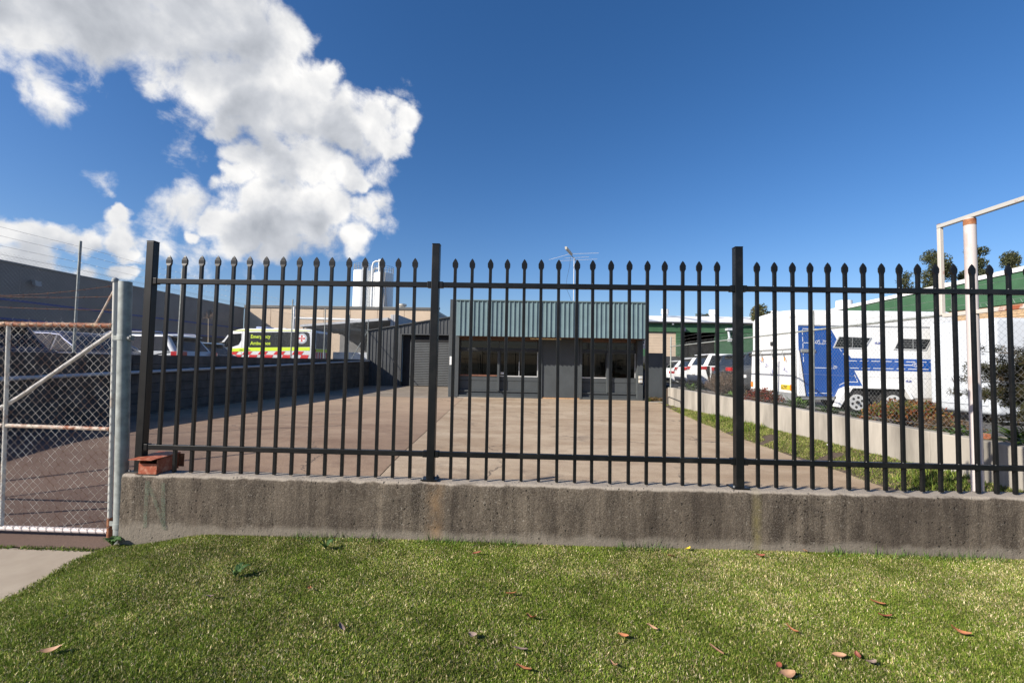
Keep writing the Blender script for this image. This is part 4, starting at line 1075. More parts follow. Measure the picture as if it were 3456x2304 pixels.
def build_float():
    t = thing('horse_float', 'white and blue horse float with slanted windows parked behind the wire fence', 'trailer', (8.3, 12, .33))
    X0, X1, Y0, Y1, ZB, ZT = 6.47, 10.15, 11.0, 13.1, .72, 2.80
    pr = [(Y0, ZB), (Y1, ZB), (Y1, ZT-.06), (Y1-.12, ZT+.02), ((Y0+Y1)/2, ZT+.07), (Y0+.12, ZT+.02), (Y0, ZT-.06)]
    MB().prism(pr, 'x', X0+.02, X1).build('body', float_white, t, .05, 3)
    side = lambda pts, y=Y0-.004: [(p[0], y, p[1]) for p in pts]
    def plate(name, pts, m, y=Y0-.005, th=.004, parent=None):
        b = MB(); b.prism(pts, 'y', y, y+th); return b.build(name, m, parent or t, smooth=False)
    MB().box(X0+.02, X1, Y0-.018, Y0-.0005, 2.425, 2.45).build('roof_trim', alu, t)
    bl = plate('blue_panel', [(6.50, 2.415), (7.235, 2.41), (7.41, 2.10), (7.735, 1.665), (X1, 1.665), (X1, 1.375), (7.80, 1.375), (7.985, 1.01), (7.60, 1.01), (7.42, .93), (7.33, .74), (6.64, .74), (6.505, 1.80)], float_blue)
    # pin-striping and scroll painted on the blue panel
    def stripe(x0, z0, x1, z1, w=.007, dash=None):
        d = Vector((x1-x0, 0, z1-z0)); L = d.length; d.normalize(); nx, nz = -d.z*w, d.x*w
        segs = [(0, L)] if not dash else [(a, min(a+dash, L)) for a in np.arange(0, L, dash*1.35)]
        for a, e in segs:
            p, q = (x0+d.x*a, z0+d.z*a), (x0+d.x*e, z0+d.z*e)
            sb.poly(side([(p[0]+nx, p[1]+nz), (p[0]-nx, p[1]-nz), (q[0]-nx, q[1]-nz), (q[0]+nx, q[1]+nz)], Y0-.0075))
    sb = MB()
    stripe(6.60, 2.35, 7.20, 2.34, dash=.15); stripe(6.60, 2.32, 6.62, 1.55, dash=.12); stripe(7.42, 1.95, 7.66, 1.60, dash=.16); stripe(7.66, 1.60, X1, 1.60, dash=.2); stripe(7.70, 1.43, X1, 1.43, dash=.2)
    stripe(6.86, 1.42, 7.18, 1.42); stripe(6.62, 2.01, 6.94, 2.01); stripe(6.72, .82, 7.28, .82, dash=.2); stripe(7.45, 1.02, 7.60, 1.10); stripe(7.60, 1.10, 7.88, 1.10); stripe(7.88, 1.10, 7.80, 1.28, dash=.08)
    stripe(8.85, 1.52, 9.15, 1.52)
    def scroll(cx, cz, s):
        for k in range(5):
            a0 = k*1.25
            pts = [(cx+s*(.10*k-.22)+s*.10*math.cos(a0+u), cz+s*.085*math.sin(a0+u)*(1+.3*(k % 2))) for u in np.linspace(0, 4.4, 9)]
            for (p, q) in zip(pts[:-1], pts[1:]): stripe(p[0], p[1], q[0], q[1], .0045)
    scroll(7.05, 2.03, .45); scroll(7.30, 1.44, .35); scroll(9.28, 1.53, .42)
    sb.build('white_pinstripe', white_paint, bl, kind='stuff')
    for (cx, cz) in ((8.36, 2.03), (9.92, 1.96), (9.06, 1.14)):
        sb = MB(); scroll(cx, cz, .22); sb.build('blue_scroll', blue_ink, t)
    # windows: slanted frames with louvre bars
    for (a, b_, c_, d_) in (((7.31, 1.90), (8.04, 1.895), (8.21, 2.165), (7.44, 2.185)), ((8.71, 1.885), (9.46, 1.88), (9.60, 2.155), (8.84, 2.165))):
        f = plate('window', [a, b_, c_, d_], alu, Y0-.02, .018)
        cx, cz = (a[0]+b_[0]+c_[0]+d_[0])/4, (a[1]+b_[1]+c_[1]+d_[1])/4
        ins = [(cx+(p[0]-cx)*.925, cz+(p[1]-cz)*.84) for p in (a, b_, c_, d_)]
        plate('pane', ins, car_glass, Y0-.024, .003, f)
        bars = MB()
        for k in (.27, .5, .75):
            xa, xb = ins[0][0]+(ins[3][0]-ins[0][0])*k, ins[1][0]+(ins[2][0]-ins[1][0])*k; z = ins[0][1]+(ins[3][1]-ins[0][1])*k
            bars.box(xa+.02, xb-.02, Y0-.030, Y0-.0245, z-.0022, z+.0022)
        bars.box(cx-.008, cx+.008, Y0-.0365, Y0-.0305, ins[0][1], ins[2][1])
        bars.build('louvre_bar', galv_dull, f)
    # lower edge, fender and wheels
    MB().box(X0+.1, 7.33, Y0-.012, Y0+.04, .665, .718).build('skirt', galv_dull, t); MB().box(9.02, X1, Y0-.012, Y0+.04, .665, .718).build('skirt', mat('beige_skirt', (.35, .30, .25), .6, 0, .1, 4), t)
    ar = MB(); ar.prism([(7.38, .36), (7.50, .62), (7.68, .945), (8.86, .945), (9.0, .72), (9.0, .36)], 'y', Y0-.010, Y0-.0005); ar.build('wheel_arch', mat('arch_black', (.02, .019, .018), .9, 0, .2, 8), t)
    fe = MB(); outer = [(7.27, .52), (7.40, .80), (7.60, 1.0), (8.88, .99), (9.04, .74)]; inner = [(7.36, .50), (7.49, .72), (7.66, .955), (8.85, .95), (8.985, .72)]
    for i in range(4):
        q = [outer[i], outer[i+1], inner[i+1], inner[i]]
        fe.prism(q, 'y', Y0-.16, Y0-.0105)
    fe.build('mudguard', float_white, t, .006, 1)
    wheel(t, (7.77, Y0-.02, .63), .30, .2, -1, alu, .62); wheel(t, (8.60, Y0-.02, .63), .30, .2, -1, alu, .62)
    wheel(t, (7.77, Y1-.1, .63), .30, .2, 1, alu, .62); wheel(t, (8.60, Y1-.1, .63), .30, .2, 1, alu, .62)
    MB().box(9.2, 11.3, 11.9, 12.1, .46, .60).build('drawbar', darker_wall, t, .01, 1)
    sp = MB(); sp.prism([(9.30, .61), (9.75, .66), (9.42, .74)], 'y', Y0+.1, Y0+.5); sp.build('spare_shield', white_paint, t)
    # rear: ramp with grey kick strip, upper door, fittings
    ra = MB(); ra.hexa([(6.40, Y0+.02, .80), (6.46, Y0+.02, .80), (6.46, Y1-.02, .80), (6.40, Y1-.02, .80)], [(6.44, Y0+.02, 1.84), (6.485, Y0+.02, 1.84), (6.485, Y1-.02, 1.84), (6.44, Y1-.02, 1.84)])
    rp = ra.build('ramp', float_white, t, .008, 1)
    wd = MB(); wd.prism([(6.49, .745), (6.655, .745), (6.515, 1.83), (6.49, 1.83)], 'y', Y0-.02, Y0-.0055); wd.build('ramp_edge', float_white, t)
    wd = MB(); wd.prism([(6.657, .745), (6.68, .745), (6.535, 1.83), (6.517, 1.83)], 'y', Y0-.014, Y0-.0055); wd.build('ramp_seal', ink, t)
    MB().box(6.385, 6.46, Y0+.02, Y1-.02, .62, .798).build('kick_strip', mat('grey_kick', (.30, .31, .31), .6, .2, .15, 6), t)
    MB().box(6.455, 6.492, Y0+.04, Y1-.04, 1.87, 2.70).build('upper_door', float_white, t, .01, 1)
    MB().cyl((6.43, Y0+.05, 1.855), (6.43, Y1-.05, 1.855), .014, n=8).build('hinge_rod', galv_dull, t)
    MB().cyl((6.40, Y0+.05, 1.76), (6.40, Y1-.05, 1.76), .016, n=8).build('lock_bar', galv_dull, t)
    for y in (11.45, 11.95, 12.5):
        h = MB().tube([(6.40, y, 1.82), (6.36, y-.02, 1.80), (6.36, y-.05, 1.72), (6.37, y-.10, 1.66)], .012, 6).build('latch', galv_dull, t)
        MB().cyl((6.37, y-.10, 1.66), (6.37, y-.11, 1.57), .016, n=6).build('grip', amber_lamp, h)
    o = MB().box(6.39, 6.405, 11.18, 11.55, .87, .99).build('number_plate', plate_yellow, t)
    text_mesh('lettering', 'LC97', .115, ink, o, lambda x, y: Vector((6.387, 11.53-x, .89+y)), .002)
    for z in (2.52, 2.60, 2.44): pass
    for y in (11.25, 12.85):
        MB().cyl((6.452, y, 2.66), (6.440, y, 2.66), .03, n=10).build('marker_disc', alu, t)
    MB().box(6.43, 6.452, 12.0, 12.10, 1.98, 2.08).build('handle', ink, t)
    st = MB(); st.box(6.55, 6.90, Y0-.03, Y0-.006, 1.775, 1.86); stp = st.build('side_lamp_box', galv_dull, t, .01, 1)
    MB().box(6.56, 6.89, Y0-.034, Y0-.0305, 1.81, 1.825).build('strip', chrome, stp)
    for y in (Y0+.10, Y1-.10): MB().box(6.385, 6.40, y-.05, y+.05, .86, 1.0).build('tail_lamp', amber_lamp, t)
    sc = MB()
    random.seed(5)
    for (yy, zz) in ((11.8, 1.5), (11.35, 1.38), (12.2, 1.45), (11.95, 1.3), (12.5, 1.55)):
        for k in range(6):
            a = random.uniform(0, 6.28); l = .07
            p = Vector((6.412-.02, yy+random.uniform(-.06, .06), zz+random.uniform(-.05, .05))); d = Vector((0, math.cos(a), math.sin(a)))*l; nn = Vector((0, -math.sin(a), math.cos(a)))*.006
            sc.poly([p+nn, p-nn, p+d-nn, p+d+nn])
    sc.build('blue_motif', blue_ink, rp)
build_float()

def build_white_box():
    t = thing('box_trailer', 'plain white box trailer behind the shrub at far right', 'trailer', (11, 10, .33))
    MB().box(9.40, 13.2, 9.35, 10.85, .52, 2.50).build('body', van_white, t, .09, 4)
    MB().box(9.45, 13.1, 9.345, 9.40, .40, .515).build('skirt', mat('grey_skirt', (.25, .26, .27), .6, 0, .1, 3), t)
    MB().box(9.38, 9.398, 9.5, 10.7, .70, 2.3).build('end_door', van_white, t, .004, 1)
    for x in (10.4, 12.4): wheel(t, (x, 9.48, .60), .27, .18, -1)
    for x in (10.4, 12.4): wheel(t, (x, 10.75, .60), .27, .18, 1)
build_white_box()

# ------------------------------------------------------------------ cars
def make_car(name, label, cat, paint, L=4.6, Wd=1.8, H=1.5, belt=.98, hood=.93, kind='sedan', rails=None, chrome_line=False, lampz=None, group='parked cars'):
    """local frame: rear bumper at x = 0, nose at x = L, wheels on z = 0"""
    t = thing(name, label, cat, (0, 0, 0), group)
    w = Wd/2
    if kind == 'sedan': xr0, xr1, xf1, xf0, tail = .62, 1.35, L-2.05, L-1.25, belt-.04
    elif kind == 'wagon': xr0, xr1, xf1, xf0, tail = .16, .62, L-2.0, L-1.15, belt
    else: xr0, xr1, xf1, xf0, tail = .14, .50, L-1.95, L-1.15, belt
    low = [(.10, .30), (.0, .46), (-.015, .62), (.03, tail-.16), (.10, tail-.02), (.25, tail)]
    low += [(xr0, belt), (xf0, belt), (L-.55, hood), (L-.15, hood-.13), (L-.01, .66), (L, .45), (L-.08, .30), (L-.4, .22), (.4, .22)]
    bd = MB(); bd.prism(low, 'y', -w, w); body = bd.build('body', paint, t, .075, 3)
    wb, wr = w-.045, w-.22
    gh = MB(); gh.hexa([(xr0-.02, -wb, belt-.03), (xf0+.02, -wb, belt-.03), (xf0+.02, wb, belt-.03), (xr0-.02, wb, belt-.03)],
                       [(xr1, -wr, H), (xf1, -wr, H), (xf1, wr, H), (xr1, wr, H)])
    gh.build('cabin', paint, t, .075, 3)
    zb = belt-.03
    yat = lambda z: wb+(wr-wb)*(z-zb)/(H-zb)
    def xe(front, z):
        a, b_ = (xf0+.02, xf1) if front else (xr0-.02, xr1)
        return a+(b_-a)*(z-zb)/(H-zb)
    za, zt = belt+.035, H-.085
    mid = (xr0+xf0)/2-.05
    def sidewin(x_a0, x_b0, x_a1, x_b1, s):
        b = MB()
        P = [(x_a0, za), (x_b0, za), (x_b1, zt), (x_a1, zt)]
        inn = [(p[0], s*(yat(p[1])+.004), p[1]) for p in P]; out = [(p[0], s*(yat(p[1])+.010), p[1]) for p in P]
        b.hexa(inn, out); return b.build('side_window', car_glass, t, .002, 1, smooth=False)
    for s in (-1, 1):
        rxa, rxb = xe(False, za)+.16, xe(False, zt)+.13
        fxa, fxb = xe(True, za)-.12, xe(True, zt)-.10
        q = mid-.62
        sidewin(rxa, q-.03, rxb, q-.03, s); sidewin(q+.03, mid+.36, q+.03, mid+.36, s); sidewin(mid+.43, fxa, mid+.43, fxb, s)
        if chrome_line:
            k = MB(); y0 = lambda z: s*(yat(z)+.014)
            pts = [(rxa-.05, y0(za), za-.015), (fxa+.02, y0(za), za-.015)]
            k.tube(pts, .013, 6)
            top = [(rxa-.05, y0(za), za-.015), (rxa-.03, y0(za), za+.07), (rxb-.14, y0(zt-.08), zt-.09), (rxb-.03, y0(zt), zt-.01), (rxb+.25, y0(zt), zt+.022), (mid, y0(zt), zt+.03), (fxb, y0(zt), zt+.012)]
            k.tube(top, .015, 6); k.build('chrome_trim', chrome, t)
        for hx in (mid+.12, mid+.95):
            MB().box(hx-.25, hx-.06, s*w-.006 if s > 0 else -w-.022, s*w+.022 if s > 0 else -w+.006, belt-.16, belt-.13).build('door_handle', paint if not chrome_line else chrome, t, .004, 1)
        m_ = MB().box(xf0-.42, xf0-.20, (w+.02) if s > 0 else (-w-.17), (w+.17) if s > 0 else (-w-.02), belt+.02, belt+.17); m_.build('mirror', paint, t, .03, 2)
        # arches, wheels
        for wx in (.82, L-.88):
            c = MB(); c.cyl((wx, s*(w-.03), .33), (wx, s*(w+.003), .33), .385, n=24); c.build('wheel_arch', black_rubber, t)
            wheel(t, (wx, s*(w-.085), .33), .33, .20, s, car_silver, .66)
        lz = lampz or belt-.20
        l = MB(); l.hexa([(-.022, s*(w-.30), lz-.08), (.30, s*(w+.006), lz-.06), (.30, s*(w-.12), lz-.06), (.02, s*(w-.30), lz-.08)] if s > 0 else [(-.022, s*(w-.30), lz-.08), (.02, s*(w-.30), lz-.08), (.30, s*(w-.12), lz-.06), (.30, s*(w+.006), lz-.06)],
                         [(-.010, s*(w-.30), lz+.08), (.30, s*(w+.006), lz+.06), (.30, s*(w-.12), lz+.06), (.04, s*(w-.30), lz+.08)] if s > 0 else [(-.010, s*(w-.30), lz+.08), (.04, s*(w-.30), lz+.08), (.30, s*(w-.12), lz+.06), (.30, s*(w+.006), lz+.06)])
        lm = MB(); lm.prism([(-.028, s*(w-.34)), (-.028, s*(w-.10)), (.03, s*(w+.005)), (.26, s*(w+.008)), (.26, s*(w-.05)), (.05, s*(w-.30))], 'z', lz-.075, lz+.075); lm.build('tail_lamp', red_lamp, t, .012, 2)
        hl = MB(); hl.prism([(L+.004, s*(w-.46)), (L-.06, s*(w-.16)), (L-.38, s*(w+.006)), (L-.38, s*(w-.08)), (L-.16, s*(w-.44))], 'z', .64, .80); hl.build('headlamp', chrome, t, .01, 1)
        if rails:
            MB().tube([(xr1+.05, s*(wr+.03), H-.02), (xr1+.15, s*(wr+.05), H+.055), (xf1-.3, s*(wr+.05), H+.06), (xf1-.1, s*(wr+.03), H-.02)], .018, 8).build('roof_rail', rails, t)
    # windscreens
    for fr in (False, True):
        b = MB(); z0, z1 = belt+.05, H-.10; sg = 1 if fr else -1
        P = lambda z, yy, o: (xe(fr, z)+sg*o, yy, z)
        y0, y1 = wb-.17, wr-.10
        inn = [P(z0, -y0, .003), P(z0, y0, .003), P(z1, y1, .003), P(z1, -y1, .003)]; out = [P(z0, -y0, .010), P(z0, y0, .010), P(z1, y1, .010), P(z1, -y1, .010)]
        b.hexa(inn, out); b.build('windscreen' if fr else 'rear_window', car_glass, t, .002, 1, smooth=False)
    if kind != 'sedan':
        MB().hexa([(xr1-.22, -wr+.04, H-.075), (xr1+.12, -wr+.04, H-.03), (xr1+.12, wr-.04, H-.03), (xr1-.22, wr-.04, H-.075)], [(xr1-.20, -wr+.04, H-.045), (xr1+.12, -wr+.04, H+.012), (xr1+.12, wr-.04, H+.012), (xr1-.20, wr-.04, H-.045)]).build('spoiler', paint, t, .012, 2)
    pz = .62 if kind == 'sedan' else belt-.36
    MB().box(-.034, -.020, -.19, .19, pz-.055, pz+.055).build('number_plate', plate_white, t)
    MB().box(-.035, .10, -w+.12, w-.12, .30, .44).build('bumper', ink, t, .03, 2)
    MB().box(L-.12, L+.012, -.5, .5, .44, .62).build('grille', ink, t, .02, 1)
    return t
def place(t, x, y, z, rz=0): t.location = (x, y, z); t.rotation_euler = (0, 0, rz); return t
# behind the left wall: rears towards the wall, noses to the left
LP = .5
def left_car(t, xrear, ynear, wd): return place(t, xrear, ynear+wd/2, LP, math.pi)
left_car(make_car('parked_car', 'dark navy hatchback with sloping tailgate, nearest car behind the left wall', 'car', car_navy, 4.3, 1.8, 1.52, 1.0, .95, 'suv'), -9.72, 7.36, 1.8)
left_car(make_car('parked_car', 'navy sedan with bright chrome window surround behind the left wall', 'car', car_navy, 4.8, 1.82, 1.47, .985, .94, 'sedan', chrome_line=True), -9.75, 10.2, 1.82)
left_car(make_car('parked_car', 'silver wagon with roof rails between navy sedan and ambulance', 'car', car_silver, 4.75, 1.85, 1.64, 1.05, 1.0, 'wagon', rails=chrome, lampz=1.0), -11.1, 14.1, 1.85)
left_car(make_car('parked_car', 'black wagon half hidden between the silver wagon and the ambulance', 'car', car_black, 4.6, 1.82, 1.50, 1.0, .95, 'wagon'), -12.3, 17.2, 1.82)
# right car park: rears towards the yard
def right_car(t, xrear, ynear, wd, z=.33): return place(t, xrear, ynear+wd/2, z, 0)
right_car(make_car('parked_car', 'dark grey four-wheel drive parked directly beside the horse float', 'car', car_grey, 4.8, 1.9, 1.68, 1.10, 1.04, 'suv', lampz=1.0), 8.16, 16.2, 1.9)
right_car(make_car('parked_car', 'black four-wheel drive between the grey one and a white four-wheel drive', 'car', car_black, 4.7, 1.88, 1.62, 1.06, 1.0, 'suv', lampz=.98), 8.4, 18.9, 1.88)
right_car(make_car('parked_car', 'large white four-wheel drive with oval red tail lamp beside the black one', 'car', car_white, 4.85, 1.93, 1.74, 1.13, 1.06, 'suv', lampz=1.05), 8.28, 21.6, 1.93, .28)
right_car(make_car('parked_car', 'white hatchback left of the large white four-wheel drive, near the screen wall', 'car', car_white, 4.3, 1.82, 1.62, 1.06, .97, 'suv', lampz=1.02), 8.55, 24.5, 1.82, .25)
right_car(make_car('parked_car', 'farthest white car, only its roof showing above the grey screen wall', 'car', car_white, 4.4, 1.82, 1.52, 1.0, .95, 'wagon'), 8.7, 27.4, 1.82, .22)

# ------------------------------------------------------------------ ambulance
def build_ambulance():
    t = thing('ambulance', 'white ambulance van with yellow and red chequer bands behind the left wall', 'ambulance', (-14.6, 26, .5))
    YA, YB = 25.0, 27.0
    prof = [(-17.75, .85), (-17.72, 1.35), (-17.60, 1.62), (-17.46, 1.90), (-17.40, 2.14), (-16.91, 2.66), (-16.66, 2.90), (-16.33, 3.02), (-15.98, 3.08), (-12.25, 3.10), (-12.02, 3.06), (-11.93, 2.90), (-11.88, 1.40), (-11.86, .88), (-12.2, .80), (-17.4, .74)]
    MB().prism(prof, 'y', YA, YB).build('body', car_white, t, .07, 3)
    def plate(name, pts, m, y=YA-.010, th=.009, parent=None):
        b = MB(); b.prism(pts, 'y', y, y+th); return b.build(name, m, parent or t, smooth=False)
    pn = plate('dark_side_panel', [(-15.72, 2.86), (-12.36, 2.93), (-12.22, 2.86), (-12.17, 2.60), (-12.15, 2.10), (-15.60, 2.00), (-15.70, 2.08)], livery_glass)
    plate('cab_window', [(-17.26, 1.96), (-16.92, 2.56), (-16.66, 2.75), (-16.10, 2.79), (-16.10, 2.42), (-16.24, 2.15), (-16.62, 2.02)], car_glass)
    plate('windscreen_edge', [(-17.30, 2.12), (-17.22, 2.06), (-16.80, 2.66), (-16.88, 2.70)], car_white, YA-.018)
    sl = .0245
    band = lambda x: 2.0+sl*(x+15.69)
    plate('yellow_band', [(-17.20, 1.77), (-15.69, 1.84), (-15.69, 1.995), (-12.14, 2.075), (-12.14, 1.89), (-15.69, 1.80), (-17.20, 1.70)][::-1], hi_yellow)
    plate('door_band', [(-17.30, 1.88), (-15.72, 1.985), (-15.72, 1.845), (-17.30, 1.775)], hi_yellow, YA-.012)
    plate('roof_band', [(-16.60, 2.915), (-15.6, 2.93), (-12.14, 2.985), (-12.14, 3.03), (-15.9, 3.03), (-16.3, 2.985)], pale_yellow)
    xs = [-17.3, -16.94, -16.62, -16.30, -15.95, -15.50, -15.05, -14.60, -14.15, -13.60, -13.10, -12.55, -12.12]
    red = MB()
    for i in range(len(xs)-1):
        x0, x1 = xs[i], xs[i+1]; k = .07
        za, zb, zc = 1.795+sl*(x0+15.7)*.8, 1.60+sl*(x0+15.7)*.6, 1.42
        if i % 2 == 0: red.prism([(x0-k, zb), (x1-k, zb), (x1+k, za-.012), (x0+k, za-.012)], 'y', YA-.010, YA-.002)
        else: red.prism([(x0-2*k, zc), (x1-2*k, zc), (x1-k, zb-.004), (x0-k, zb-.004)], 'y', YA-.010, YA-.002)
    red.build('red_chequer', hi_red, t, smooth=False)
    for s, z in (('Emergency', 2.53), ('Ambulance', 2.155)):
        text_mesh('lettering', s, .285, hi_yellow, pn, lambda x, y: Vector((-15.56+x, YA-.0125, z+.02*(x/1.3)+y)), .004, sx=.90)
    # round badge: white disc, grey ring, red four-armed cross
    def disc(name, r, m, y, cx=-12.62, cz=2.56, n=28): return plate(name, [(cx+r*math.cos(2*math.pi*j/n), cz+r*math.sin(2*math.pi*j/n)) for j in range(n)], m, y, .002, pn)
    disc('badge_ring', .30, mat('badge_grey', (.42, .46, .52), .5, 0, .25, 30), YA-.0125); disc('badge_disc', .215, white_paint, YA-.0150)
    cr = MB()
    for k in range(4):
        a = k*math.pi/2+math.pi/2
        P = [(-12.62+.012*math.cos(a+1.57), 2.56+.012*math.sin(a+1.57)), (-12.62+.185*math.cos(a+.30), 2.56+.185*math.sin(a+.30)), (-12.62+.185*math.cos(a-.30), 2.56+.185*math.sin(a-.30)), (-12.62-.012*math.cos(a+1.57), 2.56-.012*math.sin(a+1.57))]
        cr.prism(P, 'y', YA-.0175, YA-.0155)
    cr.build('badge_cross', hi_red, pn, smooth=False)
    for x in (-16.0, -15.55): MB().box(x-.16, x, YA-.03, YA-.0125, 1.84, 1.87).build('door_handle', ink, t, .004, 1)
    for x in (-16.05, -15.75): MB().box(x-.006, x+.006, YA-.0015, YA+.01, .9, 2.95).build('door_gap', ink, t)
    # back end
    def rear(name, y0, y1, z0, z1, m, x=-11.90): MB().box(x, x+.02, y0, y1, z0, z1).build(name, m, t, .004, 1)
    rear('rear_window', YA+.22, YA+.98, 2.02, 2.90, mat('grey_rear_glass', (.13, .14, .15), .2, 0, .1, 3)); rear('rear_window', YA+1.02, YB-.22, 2.02, 2.90, MATS['grey_rear_glass'])
    rear('rear_band', YA+.12, YB-.12, 1.82, 1.99, hi_yellow)
    for y in (YA+.05, YB-.17): rear('tail_lamp', y, y+.12, 1.35, 1.98, red_lamp, -11.895)
    c = MB()
    for k in range(5): c.box(-11.885, -11.866, YA+.25+.3*k, YA+.38+.3*k, 1.0, 1.80)
    c.build('red_chevron', hi_red, t)
    MB().box(-11.90, -11.75, YA+.1, YB-.1, .80, .95).build('rear_step', ink, t, .02, 1)
    # roof gear
    MB().box(-15.5, -14.9, YA+.35, YB-.35, 3.10, 3.22).build('light_bar', mat('clear_blue_bar', (.35, .42, .60), .2, 0, .1, 5), t, .04, 2)
    MB().box(-14.6, -13.9, YA+.6, YB-.6, 3.105, 3.17).build('roof_hatch', car_white, t, .03, 2)
    MB().box(-12.5, -12.0, YA+.1, YB-.1, 3.09, 3.16).build('rear_light_bar', ink, t, .02, 1)
    for x in (-16.75, -13.0):
        b = MB(); b.cyl((x, YA-.004, .84), (x, YA+.02, .84), .40, n=24); b.build('wheel_arch', black_rubber, t)
        wheel(t, (x, YA+.08, .84), .34, .22, -1, car_silver); wheel(t, (x, YB-.08, .84), .34, .22, 1, car_silver)
    MB().box(-17.2, -17.0, YA-.22, YA-.04, 2.0, 2.28).build('mirror', ink, t, .03, 2)
    MB().box(-17.775, -17.66, YA+.12, YA+.45, 1.2, 1.45).build('headlamp', chrome, t, .02, 1); MB().box(-17.775, -17.66, YB-.45, YB-.12, 1.2, 1.45).build('headlamp', chrome, t, .02, 1)
    ws = MB(); ws.hexa([(-17.42, YA+.12, 2.13), (-17.42, YB-.12, 2.13), (-16.95, YB-.2, 2.64), (-16.95, YA+.2, 2.64)], [(-17.435, YA+.12, 2.145), (-17.435, YB-.12, 2.145), (-16.965, YB-.2, 2.655), (-16.965, YA+.2, 2.655)])
    ws.build('windscreen', car_glass, t, smooth=False)
build_ambulance()
def build_tray():
    t = thing('tipper_trailer', 'low white drop-side trailer under the edge of the carport', 'trailer', (-10.3, 27.4, .5))
    for (x0, x1, y0, y1) in ((-11.6, -9.2, 26.8, 26.84), (-11.6, -9.2, 28.4, 28.44), (-11.6, -11.56, 26.85, 28.39), (-9.24, -9.2, 26.85, 28.39)):
        MB().box(x0, x1, y0, y1, 1.10, 1.86).build('side_board', van_white, t, .006, 1)
    MB().box(-11.55, -9.25, 26.85, 28.39, 1.05, 1.09).build('floor', van_white, t)
    k = MB()
    for x in (-11.3, -10.4, -9.5): k.tube([(x-.1, 26.785, 1.82), (x, 26.775, 1.74), (x+.1, 26.785, 1.82)], .012, 6)
    k.build('latch', galv_dull, t)
    for y, s in ((26.9, -1), (28.3, 1)): wheel(t, (-10.4, y, .80), .30, .18, s)
build_tray()

